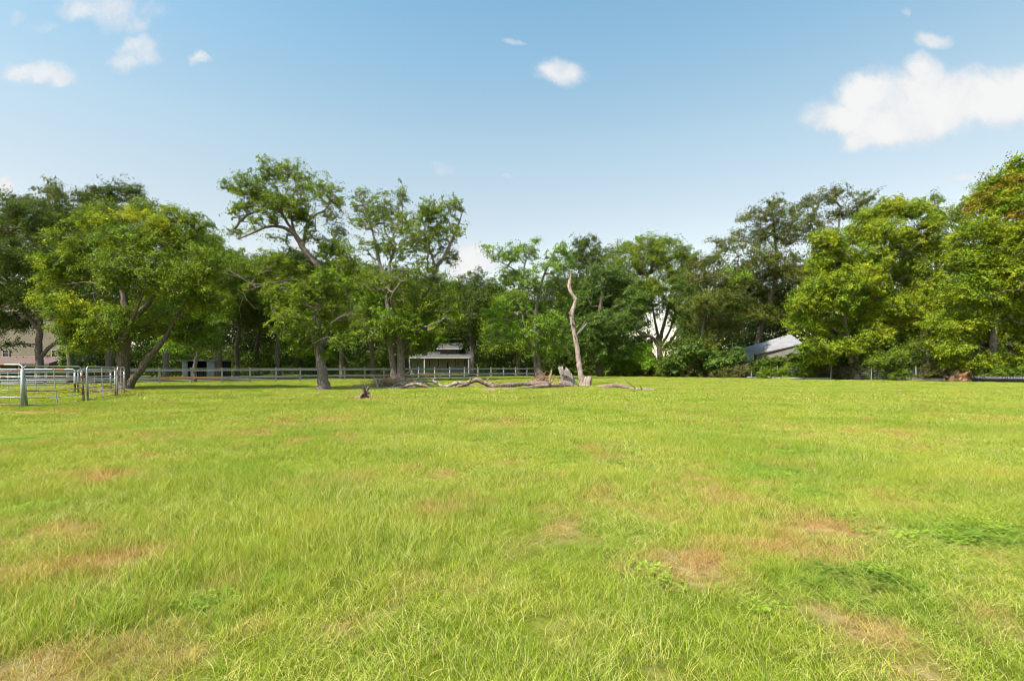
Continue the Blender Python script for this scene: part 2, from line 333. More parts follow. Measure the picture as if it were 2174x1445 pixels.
def grass_mat():
    m = bpy.data.materials.new('grass blades'); m.use_nodes = True; t = m.node_tree; t.nodes.clear(); L = t.links.new
    out = N(t, 'ShaderNodeOutputMaterial'); geo = N(t, 'ShaderNodeNewGeometry')
    ad = N(t, 'ShaderNodeAttribute', attribute_name='dry', attribute_type='INSTANCER'); al = N(t, 'ShaderNodeAttribute', attribute_name='lush', attribute_type='INSTANCER')
    ar = N(t, 'ShaderNodeAttribute', attribute_name='rnd', attribute_type='INSTANCER')
    at = N(t, 'ShaderNodeAttribute', attribute_name='tip', attribute_type='GEOMETRY')
    r = geo.outputs['Random Per Island']
    rr = math_(t, 'FRACT', math_(t, 'ADD', r, ar.outputs['Fac']))
    g = ramp(t, rr, [(0, (.05,.12,.008)), (.30, (.20,.31,.02)), (.56, (.38,.46,.04)), (.78, (.62,.62,.15)), (.91, (.76,.66,.34)), (1, (.50,.22,.11))])
    f = noise(t, .8, vec=geo.outputs['Position'], detail=4)
    g = mixc(t, ramp(t, f, [(.35, (0,0,0)), (.7, (.5,.5,.5))]), g, (.46,.45,.04))
    g = mixc(t, ramp(t, noise(t, .33, vec=geo.outputs['Position'], detail=5, rough=.65), [(.46, (0,0,0)), (.62, (.55,.55,.55))]), g, (.19,.31,.02))
    g = mixc(t, math_(t, 'MULTIPLY', al.outputs['Fac'], .45), g, (.19,.34,.04))
    dr = ramp(t, rr, [(0, (.26,.11,.05)), (.35, (.50,.25,.12)), (.7, (.62,.40,.17)), (1, (.45,.42,.06))])
    w = N(t, 'ShaderNodeMapRange'); L(math_(t, 'ADD', math_(t, 'MULTIPLY', ad.outputs['Fac'], 1.25), math_(t, 'MULTIPLY', math_(t, 'FRACT', math_(t, 'MULTIPLY', rr, 7.31)), .55)), w.inputs[0])
    w.inputs[1].default_value = .50; w.inputs[2].default_value = 1.1
    c = mixc(t, w.outputs[0], g, dr)
    b = N(t, 'ShaderNodeBsdfPrincipled'); b.inputs['Roughness'].default_value = .6; b.inputs['Specular IOR Level'].default_value = .10; L(c, b.inputs['Base Color'])
    tr = N(t, 'ShaderNodeBsdfTranslucent'); L(mixc(t, 1.0, c, (1.2, 1.15, .55), 'MULTIPLY'), tr.inputs[0])
    mx = N(t, 'ShaderNodeMixShader'); mx.inputs[0].default_value = .28; L(b.outputs[0], mx.inputs[1]); L(tr.outputs[0], mx.inputs[2]); L(mx.outputs[0], out.inputs[0])
    return m
M['grass'] = grass_mat()
def tuft(nb, R, hmin, hmax, w, seg, lean, seed):
    r = np.random.default_rng(seed); V = []; Fs = []
    for i in range(nb):
        a = r.uniform(0, 2*math.pi); rr = R*math.sqrt(r.uniform()); px, py = rr*math.cos(a), rr*math.sin(a)
        h = r.uniform(hmin, hmax); la = r.uniform(0, 2*math.pi); ln = lean*r.uniform(.2, 1.3)*h; wa = r.uniform(0, math.pi); ww = w*r.uniform(.6, 1.2)
        n0 = len(V)
        for k in range(seg+1):
            tt = k/seg; cx = px+math.cos(la)*ln*tt**1.8; cy = py+math.sin(la)*ln*tt**1.8; cz = h*(tt-.28*lean*tt**2.2)-.01
            hw = ww/2*(1-tt)**.7
            if k < seg: V += [(cx-math.cos(wa)*hw, cy-math.sin(wa)*hw, cz), (cx+math.cos(wa)*hw, cy+math.sin(wa)*hw, cz)]
            else: V.append((cx, cy, cz))
        for k in range(seg-1): Fs.append((n0+2*k, n0+2*k+1, n0+2*k+3, n0+2*k+2))
        Fs.append((n0+2*seg-2, n0+2*seg-1, n0+2*seg))
    me = bpy.data.meshes.new('grass_tuft'); me.from_pydata(V, [], Fs); me.materials.append(M['grass']); return bpy.data.objects.new('grass_tuft', me)
def clover(seed, n=26, R=.16):
    r = np.random.default_rng(seed); V = []; Fs = []
    for i in range(n):
        a = r.uniform(0, 6.28); rr = R*math.sqrt(r.uniform()); c = np.array([rr*math.cos(a), rr*math.sin(a), r.uniform(.02, .085)]); a0 = r.uniform(0, 6.28); s = r.uniform(.013, .024)
        for q in range(3):
            th = a0+q*2.09; d = np.array([math.cos(th), math.sin(th), r.uniform(-.1, .35)]); e = np.array([-math.sin(th), math.cos(th), r.uniform(-.2, .2)])*.6
            n0 = len(V); V += [tuple(c), tuple(c+d*s*.6+e*s), tuple(c+d*s*1.6), tuple(c+d*s*.6-e*s)]; Fs.append((n0, n0+1, n0+2, n0+3))
    me = bpy.data.meshes.new('leafy_tuft'); me.from_pydata(V, [], Fs); me.materials.append(M['leaf_clover']); return bpy.data.objects.new('leafy_tuft', me)
def scatter(name, pts, scale, sources, idx, label, attrs):
    me = bpy.data.meshes.new(name); me.vertices.add(len(pts)); me.vertices.foreach_set('co', pts.astype(np.float32).ravel())
    n = len(pts)
    def at(nm, typ, v, key='value'):
        a = me.attributes.new(nm, typ, 'POINT'); a.data.foreach_set(key, v.ravel())
    at('sc', 'FLOAT_VECTOR', scale.astype(np.float32), 'vector'); at('ix', 'INT', idx.astype(np.int32))
    rot = np.zeros((n, 3), np.float32); rot[:, 2] = rng.uniform(0, 6.283, n); rot[:, 0] = rng.normal(0, .10, n); rot[:, 1] = rng.normal(0, .10, n)
    at('ro', 'FLOAT_VECTOR', rot, 'vector'); at('rnd', 'FLOAT', rng.uniform(0, 1, n).astype(np.float32))
    for k, v in attrs.items(): at(k, 'FLOAT', v.astype(np.float32))
    o = bpy.data.objects.new(name, me); COL.objects.link(o); tag(o, label, None, None, 'stuff')
    col = bpy.data.collections.new(name+' sources')
    for i, s in enumerate(sources): s.name = '%s_%02d' % (name, i); col.objects.link(s)
    g = bpy.data.node_groups.new(name, 'GeometryNodeTree'); L = g.links.new
    g.interface.new_socket('Geometry', in_out='INPUT', socket_type='NodeSocketGeometry'); g.interface.new_socket('Geometry', in_out='OUTPUT', socket_type='NodeSocketGeometry')
    gi = N(g, 'NodeGroupInput'); go = N(g, 'NodeGroupOutput'); mp = N(g, 'GeometryNodeMeshToPoints'); ip = N(g, 'GeometryNodeInstanceOnPoints')
    ci = N(g, 'GeometryNodeCollectionInfo'); ci.inputs['Collection'].default_value = col; ci.inputs['Separate Children'].default_value = True; ci.inputs['Reset Children'].default_value = True
    def na(nm, ty): a = N(g, 'GeometryNodeInputNamedAttribute', data_type=ty); a.inputs[0].default_value = nm; return a.outputs[0]
    L(gi.outputs[0], mp.inputs[0]); L(mp.outputs[0], ip.inputs['Points']); L(ci.outputs[0], ip.inputs['Instance']); ip.inputs['Pick Instance'].default_value = True
    L(na('ix', 'INT'), ip.inputs['Instance Index']); L(na('sc', 'FLOAT_VECTOR'), ip.inputs['Scale'])
    er = N(g, 'FunctionNodeEulerToRotation'); L(na('ro', 'FLOAT_VECTOR'), er.inputs[0]); L(er.outputs[0], ip.inputs['Rotation'])
    L(ip.outputs[0], go.inputs[0])
    md = o.modifiers.new('scatter', 'NODES'); md.node_group = g
    return o
def grass():
    src = []
    for s in range(5): src.append(tuft(30, .085, .05, .17, .0037, 3, .85, s))            # 0-4 near blades
    for s in range(3): src.append(tuft(9, .06, .11, .23, .0042, 4, .9, 20+s))           # 5-7 long loose blades
    for s in range(3): src.append(tuft(22, .12, .06, .14, .011, 2, .6, 40+s))            # 8-10 middle distance
    for s in range(3): src.append(tuft(24, .28, .05, .12, .030, 2, .6, 60+s))            # 11-13 far
    X = []; I = []; 
    def zone(y0, y1, dens, ids, w=1.12):
        n = int(dens*(y1*y1-y0*y0)*w); y = np.sqrt(rng.uniform(y0*y0, y1*y1, n)); x = rng.uniform(-1, 1, n)*(y*w+.6)
        X.append(np.stack([x, y], 1)); I.append(rng.choice(ids, n))
    zone(1.6, 8, 225, [0,1,2,3,4]); zone(1.6, 7, 60, [5,6,7]); zone(8, 13, 150, [0,1,2,3,4]); zone(7, 20, 34, [8,9,10]); zone(13, 22, 75, [8,9,10])
    zone(22, 38, 20, [8,9,10]); zone(20, 45, 16, [11,12,13], 1.08); zone(45, 82, 6, [11,12,13], 1.05)
    p = np.concatenate(X); ix = np.concatenate(I)
    # keep to the field
    u = p[:, 0]/p[:, 1]; ylim = np.minimum(98.8/(1+1.102*np.clip(u, -.5, 3)), 1e3)-.3
    keep = (p[:, 1] < ylim) & (p[:, 1] < p[:, 0]+74.6+4.0)
    p = p[keep]; ix = ix[keep]; d, l = fields(p[:, 0], p[:, 1])
    tallf = fbm(p[:, 0]*.9, p[:, 1]*.9, 101, 4)
    keep = rng.uniform(size=len(p)) > np.clip(d*.45-.1, 0, .5)+l*.3
    p = p[keep]; ix = ix[keep]; d = d[keep]; l = l[keep]; tallf = tallf[keep]; n = len(p)
    hh = np.where(p[:, 1] > 18, 1.15, .88)*(.12+1.65*tallf)*(1-.45*d)*(1-.35*l)*rng.uniform(.75, 1.2, n)
    sc = np.stack([rng.uniform(.85, 1.25, n)]*2+[hh], 1); z = height(p[:, 0], p[:, 1])
    scatter('grass', np.column_stack([p, z]), sc, src, ix, 'long yellow green pasture grass with dry tan streaks', {'dry': d, 'lush': l})
    # leafy ground cover in the lusher spots
    n = 110000; y = np.sqrt(rng.uniform(2.5, 900, n)); x = rng.uniform(-1.1, 1.1, n)*y; d, l = fields(x, y); l = np.maximum(l, np.clip((fbm(x*.8, y*.6, 201, 4)-.56)*2, 0, .32))
    keep = (rng.uniform(size=n) < np.clip(l*1.0-.15, 0, .6)*(.25+.75*(fbm(x*3, y*3, 301, 3) > .47))) & ((y < 12) | (rng.uniform(size=n) < .25)); x = x[keep]; y = y[keep]; n = len(x)
    s = rng.uniform(.38, .78, n)*np.clip(y/9, 1, 2.2)
    scatter('ground_cover', np.column_stack([x, y, height(x, y)]), np.stack([s, s, s*.9], 1), [clover(i) for i in range(4)], rng.integers(0, 4, n), 'low leafy clover like weeds spreading through the grass', {})
grass()

# the road beyond the left fence, the strip of concrete along the right boundary
def strip(name, pts_l, pts_r, z, m, label):
    mb = MB(); V = [(*a, z) for a in pts_l]+[(*b, z) for b in pts_r]; n = len(pts_l)
    mb.add(V, [(i, i+1, n+i+1, n+i) for i in range(n-1)]); o = mb.build(name, m); tag(o, label, None, None, 'structure'); return o
nn = np.array([-.7071, .7071])
strip('road', [tuple(FA+FB*k+nn*9) for k in (-40, 0, 40, 90)], [tuple(FA+FB*k+nn*14.5) for k in (-40, 0, 40, 90)], .07, M['asphalt'], 'grey road beyond the pasture fence')
u_ = [(x-1087)/F for x in (1850, 1950, 2050, 2174, 2500)]
rl = [right_line(a) for a in u_]
strip('path', [tuple(a+np.array([-.15, -.15])) for a in rl], [tuple(a+np.array([.5, .5])) for a in rl], .09, M['concrete'], 'thin pale concrete strip along the hedge')

# ------------------------------------------------------------------ trees
def leaf_cloud(C, R, per, size, r, flat=.6, ws=None):
    """leaves around each cluster centre C (n,3) with radius R (n,)"""
    size = size*.80; per = per*1.45; n = len(C); k = np.maximum(4, (per*r.uniform(.6, 1.4, n)).astype(int)); idx = np.repeat(np.arange(n), k); m = len(idx)
    d = r.normal(size=(m, 3)); d /= np.linalg.norm(d, axis=1, keepdims=True); d[:, 2] = np.where(d[:, 2] < -.25, -d[:, 2]*.6, d[:, 2])
    rad = R[idx]*r.uniform(.15, 1.08, m)**.6
    tl = r.normal(size=(n, 2))*.45; an = r.uniform(.7, 1.35, (n, 2)); d2 = d*rad[:, None]*np.column_stack([an[idx], np.full(m, flat)])
    d2[:, 2] += d2[:, 0]*tl[idx, 0]+d2[:, 1]*tl[idx, 1]-.25*(d2[:, 0]**2+d2[:, 1]**2)/(R[idx]+.05)
    ctr = C[idx]+d2
    nrm = d*.9+np.array([0, 0, .28])+r.normal(size=(m, 3))*.5; nrm /= np.linalg.norm(nrm, axis=1, keepdims=True)
    a = np.cross(nrm, r.normal(size=(m, 3))); a /= np.linalg.norm(a, axis=1, keepdims=True); b = np.cross(nrm, a)
    s = size*r.uniform(.6, 1.3, m)[:, None]
    droop = np.array([0, 0, -.22])*s
    return np.stack([ctr-a*s*.5, ctr+b*s*.34+nrm*s*.06, ctr+a*s*.55+droop, ctr-b*s*.34+nrm*s*.06], 1)
def lobes_to_clusters(lobes, Y, cr, r, dens=1.0, lowcut=-.55):
    C = []
    for lb in lobes:
        x, y, rx, ry = lb[:4]; dn = lb[4] if len(lb) > 4 else 1; dy = lb[5] if len(lb) > 5 else (math.sin(lb[0]*12.9+lb[1]*7.3)*.75*min(lb[2], lb[3]*1.2)*Y/F)
        YY = Y+dy; c = P(x, y, YY); a, b = rx*YY/F, ry*YY/F; dp = (lb[6] if len(lb) > 6 else .9)*min(a, b*1.3)
        area = 4*math.pi*((a*b)**1.6+(a*dp)**1.6+(b*dp)**1.6)**(1/1.6)/3**(1/1.6)
        n = max(3, int(dens*dn*area/(cr*cr*1.12)))
        d = r.normal(size=(n*2, 3)); d /= np.linalg.norm(d, axis=1, keepdims=True); d = d[d[:, 2] > lowcut-r.uniform(0, .3, n*2)][:n]
        v1, v2 = r.normal(size=3)*3.2, r.normal(size=3)*3.2; bump_ = .84+.24*np.sin(d@v1+x)*np.sin(d@v2+y)*1.2+r.normal(0, .09, len(d))
        rad = np.where(r.uniform(size=len(d)) < .36, r.uniform(.3, .75, len(d)), r.uniform(.85, 1.0, len(d)))*bump_
        C.append(c+d*rad[:, None]*np.array([a, dp, b]))
    return np.concatenate(C)
def branches(mb, nodes, rads, C, r, tip=.012, pipe=.42, rmax=.12, sag=.1):
    """joins every cluster to the limb it most likely hangs from; radii by the pipe rule"""
    nodes = [np.array(n) for n in nodes]; par = [-1]*len(nodes); fixed = len(nodes); arr = np.array(nodes)
    order = np.argsort([np.min(np.linalg.norm(arr-c, axis=1)) for c in C]); cnt = [0]*len(nodes)
    buf = np.zeros((fixed+len(C)*4+10, 3)); buf[:fixed] = arr; n = fixed; ends = []
    zmin = arr[:, 2].min()+.25*(arr[:, 2].max()-arr[:, 2].min())
    for ci in order:
        c = C[ci]; dd = np.linalg.norm(buf[:n]-c, axis=1)+.7*np.maximum(0, buf[:n, 2]-c[2])+3*(buf[:n, 2] < zmin*.8)
        j = int(np.argmin(dd)); a = buf[j].copy(); L = np.linalg.norm(c-a); k = 3 if L > 1.2 else (2 if L > .5 else 1); p = j
        if n+k >= len(buf): break
        for q in range(1, k+1):
            t = q/k; pt = a*(1-t)+c*t
            if q < k: pt = pt+r.normal(size=3)*L*.07+np.array([0, 0, sag*L*math.sin(math.pi*t)*r.uniform(-.3, 1)])
            buf[n] = pt; par.append(p); cnt.append(0); p = n; n += 1
        ends.append(p)
    for e in ends:
        while e >= fixed: cnt[e] += 1; e = par[e]
    for i in range(fixed, n):
        r1 = min(tip*cnt[i]**pipe*1.25, rmax); p = par[i]; r0 = min(r1*1.35, rmax) if p < fixed else min(tip*cnt[p]**pipe*1.25, rmax)
        mb.tube([buf[p], buf[i]], [r0, r1], 5 if r1 > .03 else 3, cap=False)
TN = [0]
def tree(name, label, Y, trunks, lobes, leaf='leaf_mid', bark='bark', size=None, cr=None, dens=1.0, per=55, cat='tree', group=None, twigs=True, dead=None, lowcut=-.55, flat=.78, extra=None, base=None, rmax=.12):
    TN[0] += 1; r = np.random.default_rng(100+TN[0])
    size = size or max(.13, Y*.0034); cr = cr or max(.55, Y*.0155)
    bx = trunks[0][0]; b0 = P(bx[0], bx[1], Y+(bx[3] if len(bx) > 3 else 0)); root = empty(name, (b0[0], b0[1], 0), label, cat, group)
    mb = MB(); nodes = []
    for ti, tr in enumerate(trunks):
        w = []
        for q in tr:
            dy = q[3] if len(q) > 3 else 0; p = P(q[0], q[1], Y+dy); w.append([*p, q[2]*Y/F])
        w = np.array(w)
        if ti == 0 or abs(tr[0][1]-bx[1]) < 12: w[0, 2] = -.12
        s = smooth_path(w, 5); pts = s[:, :3]; rad = np.maximum(s[:, 3], .012)
        pts = pts+r.normal(size=pts.shape)*rad[:, None]*.07
        if w[0, 2] < 0:
            h = pts[:, 2]; rad = rad*(1+.40*np.exp(-np.maximum(h, 0)/.35))
        mb.tube(pts, rad, 12 if rad[0] > .1 else 7, .055, seed=TN[0]*10+ti)
        nodes += [tuple(x) for x in pts]
    C = lobes_to_clusters(lobes, Y, cr, r, dens, lowcut)
    if twigs: branches(mb, nodes, None, C, r, tip=.011*Y/33+.004, rmax=rmax*Y/40)
    mb.build('trunk', M[bark], root, True)
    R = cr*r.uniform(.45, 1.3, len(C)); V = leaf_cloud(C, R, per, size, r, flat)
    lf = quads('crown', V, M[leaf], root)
    if extra:                                                              # (lobes, leaf material): a patch of another colour in the same crown
        for k, (lb, mt, nm) in enumerate(extra):
            C2 = lobes_to_clusters(lb, Y, cr, r, dens); quads(nm, leaf_cloud(C2, cr*r.uniform(.5, 1.0, len(C2)), per, size, r, flat), M[mt], root)
    if dead:
        for dpath in dead:
            db = MB(); w = np.array([[*P(q[0], q[1], Y+(q[3] if len(q) > 3 else -1.2)), .6*q[2]*Y/F] for q in dpath]); s = smooth_path(w, 4)
            db.tube(s[:, :3], np.maximum(s[:, 3], .01), 6, .05)
            for k in range(2, len(s)):
                if r.uniform() < .75:
                    a = s[k, :3]; d = (s[k, :3]-s[k-1, :3]); d /= np.linalg.norm(d)+1e-9; L = r.uniform(.3, 1.0)
                    e = a+d*L*.6+r.normal(size=3)*L*.45; f = e+(e-a)*.5+r.normal(size=3)*L*.25
                    db.tube([a, e, f], [max(s[k, 3]*.45, .013), .012, .006], 4, cap=False)
            db.build('dead_limb', M['bark'], root)
    return root

# --- the four trees standing in the pasture
tree('shade_tree', 'big spreading green tree with a second trunk leaning right, beside the pen panels', 33,
     [[(262,828,14),(261,800,12.5),(261,765,12),(262,735,12),(266,705,10),(270,670,8),(262,620,6),(268,570,5),(262,510,3.2),(255,465,2)],
      [(268,827,8),(282,806,7),(300,785,6.6),(316,760,6),(332,742,5.5),(352,715,4.5),(372,680,3.6),(392,640,2.8),(405,600,2)],
      [(261,760,7),(245,715,6),(228,690,5),(205,668,4.5),(180,655,4),(160,638,3.4),(152,612,3),(150,590,2.4),(138,560,1.6)],
      [(266,705,7),(292,668,6),(318,640,4.6),(345,600,3.6),(370,560,2.6),(388,520,1.6)],
      [(262,730,6,1),(240,690,4,2.5),(210,600,3,4),(190,540,2,4)],[(264,720,5,-.6),(280,680,3,-1.6),(300,630,1.6,-2.2),(310,590,.8,-2.4)]],
     [(270,515,66,48),(200,530,70,48),(138,570,54,50),(335,515,66,46),(405,535,60,44),(445,570,45,60),(110,630,36,42,.9),(150,660,50,50,.9),(190,600,80,60),(280,580,85,70),
      (370,600,80,65),(440,650,52,52,.9),(200,715,58,40,1),(150,700,36,28,.9),(245,690,62,48,1),(330,690,62,50,.9),(400,705,56,48,.95),(430,725,40,34,.8),(215,470,60,36),(300,460,44,30,.9),(375,470,50,30,.9),(170,745,36,16,.7),(240,735,36,16,.6),(140,478,18,18,.8),(222,446,20,16,.7),(300,436,24,14,.7),(352,450,16,18,.7),(78,560,18,22,.7),(84,655,16,18,.7),(440,480,22,16,.7),(478,560,14,22,.6),(110,505,20,18,.7),(395,468,18,16,.7)],
     'leaf_mid', 'bark_dark', .135, .60, 1.0, 58, dead=[[(235,622,1.2),(205,603,1.6),(178,598,1.3),(160,602,.7)],[(212,604,1),(210,622,.8),(211,632,.5)]],
     extra=[([(130,560,58,50,.35),(200,715,58,40,.4),(110,630,36,42,.35),(260,470,110,36,.25),(340,500,70,50,.15),(430,600,50,60,.2),(170,660,50,40,.3)], 'leaf_yellow', 'new_growth')], rmax=.10)
tree('leaning_tree', 'tall tree with a straight grey trunk and an open umbrella crown bending left', 32.6,
     [[(688,828,13),(685,800,10.5),(681,769,9.8),(677,735,9.4),(674,705,9),(673,670,8),(678,640,7.2),(684,612,6.6),(683,574,6.2),(664,552,6),(645,529,5.6),(627,499,5),(610,487,4),(593,481,3.2),(565,482,2.6),(533,496,2),(507,507,1.1)],
      [(645,527,3.4),(646,505,3.1),(652,480,3),(660,464,2.6),(674,454,2.3),(688,448,1.8),(700,430,1.1),(702,405,.7)],
      [(627,499,3.4),(608,470,2.8),(590,440,2.3),(575,415,1.8),(560,390,1.2)],[(627,499,3),(618,460,2.4),(622,420,1.8),(628,385,1.2),(610,360,.8)],
      [(683,612,3.2),(655,602,2.8),(625,594,2.6),(595,598,2.2),(565,604,1.7),(533,615,1.1)],[(680,640,3),(710,600,2.2),(722,560,1.6),(728,530,1)],
      [(673,680,3),(700,690,1.8),(720,670,1.3),(748,655,.9)],[(675,700,2.6),(640,690,1.8),(610,690,1.1)],[(681,622,3,0),(668,600,2,2),(640,560,1.4,3)]],
     [(492,402,22,20,.7),(530,398,36,30,.75),(572,375,40,24,.7),(620,372,46,26,.6),(555,425,52,28,.85),(610,440,50,32,.95),(515,450,32,26,.6),(500,492,22,14,.5),(535,488,24,10,.4),(565,468,36,20,.6),(655,405,36,28,.5),(605,352,20,10,.5),
      (680,400,26,40,.5),(712,430,26,40,.6),(640,470,34,26,.7),(700,465,26,20,.4),(655,505,26,20,.5),(720,495,26,22,.5),(700,520,30,22,.5),(590,510,30,16,.35),(570,345,26,14,.35),
      (600,420,115,62,.16),(600,560,62,34,.9),(550,580,44,30,.7),(540,610,36,22,.5),(660,570,52,42,.9),(715,535,38,34,.9),(745,570,30,40,.8),(700,620,60,52,.9),(640,640,56,46,.8),(590,620,36,26,.6),(630,700,52,40,.8),(610,660,46,32,.7),
      (720,680,38,34,.8),(725,725,26,22,.9),(650,745,34,20,.8),(690,755,20,12,.6),(655,715,50,30,.6)],
     'leaf_mid', 'bark', .125, .39, 1.0, 31, dead=[[(560,604,1.4),(530,600,1.3),(505,585,1.2),(482,572,.8)],[(528,615,1.2),(520,625,1),(525,640,.6)],[(700,688,1.3),(722,672,1.3),(742,665,1),(762,645,.6)],[(674,722,1.2),(700,716,1.1),(716,735,.7)]],
     extra=[([(725,725,28,22,.6),(650,745,34,18,.5),(690,600,60,40,.25),(640,700,60,40,.3)], 'leaf_fresh', 'new_growth')])
tree('twin_trunk_tree', 'tall sparse tree with two grey trunks rising behind the brush pile', 54,
     [[(853,807,9.5),(851,770,8),(850,725,7.5),(840,695,6),(825,662,5.2),(822,630,4.8),(821,596,4.6),(808,566,3.8),(800,533,3),(792,495,2.2),(778,450,1.4),(765,420,.8)],
      [(839,808,8),(834,775,6.5),(830,745,6),(826,715,5),(818,690,4),(800,660,2.6)],
      [(851,722,6),(860,680,5.4),(882,656,4.8),(909,612,4.6),(926,569,4.2),(946,539,3.4),(962,503,2.6),(972,480,1.8),(982,450,1)],
      [(822,620,3.4),(828,580,3),(828,559,3),(839,523,2.4),(835,500,1.8),(848,473,1.5),(855,440,1.1),(848,410,.8)],
      [(926,569,2.4),(912,530,2),(903,500,1.6),(905,460,1.2),(915,430,.8)],[(838,526,1.6),(818,490,1.3),(815,450,.9),(817,415,.5)],
      [(856,690,3),(830,640,2,-3),(850,600,1.5,-4)],[(850,720,2.4),(890,700,1.4,-2),(940,680,.7,-3)],[(848,725,2.4),(800,715,1.2,-2),(770,690,.6,-3)]],
     [(800,455,60,50,.25),(930,480,60,60,.25),(860,500,80,60,.22),(765,430,26,34,.5),(755,470,26,24,.35),(790,470,30,50,.5),(815,440,24,40,.45),(850,420,18,34,.6),(850,470,26,40,.55),(875,480,24,34,.4),(905,450,26,36,.7),(930,455,26,36,.6),(965,440,24,28,.6),
      (965,490,24,36,.55),(925,500,30,40,.65),(895,520,30,36,.5),(860,540,36,34,.5),(815,530,30,36,.6),(780,520,26,26,.35),(945,550,36,30,.5),(900,580,40,36,.6),(840,600,50,40,.6),
      (790,600,40,40,.6),(775,650,46,42,.7),(820,660,56,46,.8),(880,660,56,46,.85),(930,640,46,40,.75),(955,680,32,30,.8),(915,700,46,32,.9),(850,690,60,36,.9),(805,710,46,28,.8),(890,730,40,24,.8),(885,748,30,15,.8),(770,690,36,34,.6),(930,600,30,30,.4)],
     'leaf_mid', 'bark', .19, .58, .95, 27, dead=[[(857,745,1.2),(875,725,1.2),(892,712,1),(915,700,.7)],[(885,705,.9),(880,680,.8),(888,655,.6)],[(900,712,.8),(908,730,.5)],[(790,618,.8),(775,605,.7)]],
     extra=[([(850,690,66,40,.5),(800,705,50,28,.5),(900,710,50,30,.5),(960,670,26,30,.6),(780,640,40,40,.3)], 'leaf_fresh', 'new_growth')])
tree('slender_tree', 'slender tree with two thin forking trunks, left of the dead snag', 61,
     [[(1147,806,6.5),(1143,770,5),(1142,743,4.6),(1138,710,4),(1136,680,3.8),(1138,659,3.4),(1145,622,3),(1151,596,2.6),(1160,572,2),(1170,550,1.4),(1180,525,.8)],
      [(1141,804,4.5),(1137,780,4),(1131,743,3.6),(1118,717,3.2),(1112,685,2.6),(1106,660,2),(1095,630,1.4)],
      [(1146,620,2),(1125,600,1.8),(1106,586,1.8),(1088,570,1.4),(1070,560,1),(1040,540,.6)],[(1140,650,2),(1165,620,1.6),(1190,610,1.2),(1205,600,.8)],
      [(1112,596,1.6),(1115,560,1.2),(1130,530,.8),(1145,505,.5)]],
     [(1100,540,66,30,.22),(1035,525,14,14,.6),(1060,545,20,16,.6),(1085,545,26,20,.7),(1105,530,18,20,.5),(1128,540,18,26,.6),(1135,510,12,14,.6),(1190,530,20,22,.7),(1170,560,26,30,.8),(1200,560,24,30,.8),
      (1085,590,36,28,.7),(1125,600,34,34,.7),(1175,610,40,36,.9),(1200,640,34,34,.8),(1090,650,40,36,.9),(1140,660,36,40,.8),(1060,670,36,30,.8),(1170,690,40,36,.9),(1110,710,46,30,.7),(1060,710,36,26,.8),(1180,735,34,24,.8),(1150,745,30,18,.5)],
     'leaf_fresh', 'bark', .20, .64, .95, 28, dead=[[(1125,722,1),(1100,718,.9),(1085,712,.8),(1070,704,.5)],[(1112,668,.9),(1125,658,.9),(1136,668,.6)],[(1192,610,.8),(1188,598,.5)]])

# --- trees behind, left side
BGL = 'background trees beyond the left fence'
tree('oak_tree', 'dark tree with a forked trunk in front of the tan house, at the left edge', 50,
     [[(84,785,8),(83,750,6.5),(82,725,6),(86,690,5),(80,640,4),(60,580,3),(40,520,2)],[(86,760,4),(100,742,3.6),(125,722,3.4),(150,700,3),(180,660,2)],[(82,700,4),(50,660,3),(10,620,2.4),(-40,590,1.6)]],
     [(30,470,60,55,.8),(100,470,60,50,.8),(-30,520,70,70),(40,560,80,60),(120,560,60,60,.9),(0,640,80,50),(80,640,70,45,.9),(30,690,70,28,.8),(-60,660,60,50),(150,640,40,60,.8),(20,735,40,20,.4)],
     'leaf_dark', 'bark_dark', group=BGL)
tree('tall_tree', 'tall olive green tree whose wispy top rises left of the big shade tree', 56,
     [[(150,790,7),(150,740,6),(140,680,5),(130,600,4.4),(120,540,4),(110,480,3),(104,430,2),(100,400,1.2)],[(128,580,3),(150,530,2.4),(160,480,1.8),(155,440,1)],[(130,600,3),(90,540,2.4),(50,480,1.6),(20,440,1)]],
     [(35,425,34,22,.5),(20,460,40,30,.6),(75,440,24,24,.4),(105,405,26,20,.7),(125,420,24,28,.7),(110,450,40,30,.6),(140,480,46,36,.8),(60,500,50,40,.8),(120,530,70,50,.8),(30,560,50,50,.8)],
     'leaf_olive', 'bark_dark', group=BGL)
tree('tall_tree', 'dark tree whose top shows between the wispy tree and the shade tree', 52,
     [[(232,790,7),(230,700,6),(225,600,5),(222,520,4),(225,460,2.6),(230,420,1.4)]],
     [(180,425,32,24,.7),(215,415,34,24,.8),(255,405,34,20,.8),(285,415,26,22,.8),(235,450,60,34,.9),(290,450,36,30,.7),(170,465,36,30,.8),(230,520,100,60,.7)],
     'leaf_dark', 'bark_dark', group=BGL)
tree('ivy_covered_trunk', 'narrow trunk wrapped in ivy left of the shade tree', 46,
     [[(148,792,5),(146,740,4.5),(145,700,4),(144,650,3)]], [(140,700,13,30),(140,735,14,32),(141,765,13,24),(145,665,16,30)], 'leaf_ivy', 'bark_dark', .2, .5, group=BGL, lowcut=-2)
tree('bushy_tree', 'rounded dark tree behind the right shoulder of the shade tree', 58,
     [[(352,790,6),(352,740,5),(355,680,4),(370,600,3),(390,540,2)]], [(400,500,50,36),(440,520,44,36),(470,560,36,40),(400,600,80,60),(340,640,60,60),(460,640,50,60),(300,680,60,40,.7),(490,590,26,30,.7)], 'leaf_mid', 'bark', group=BGL)
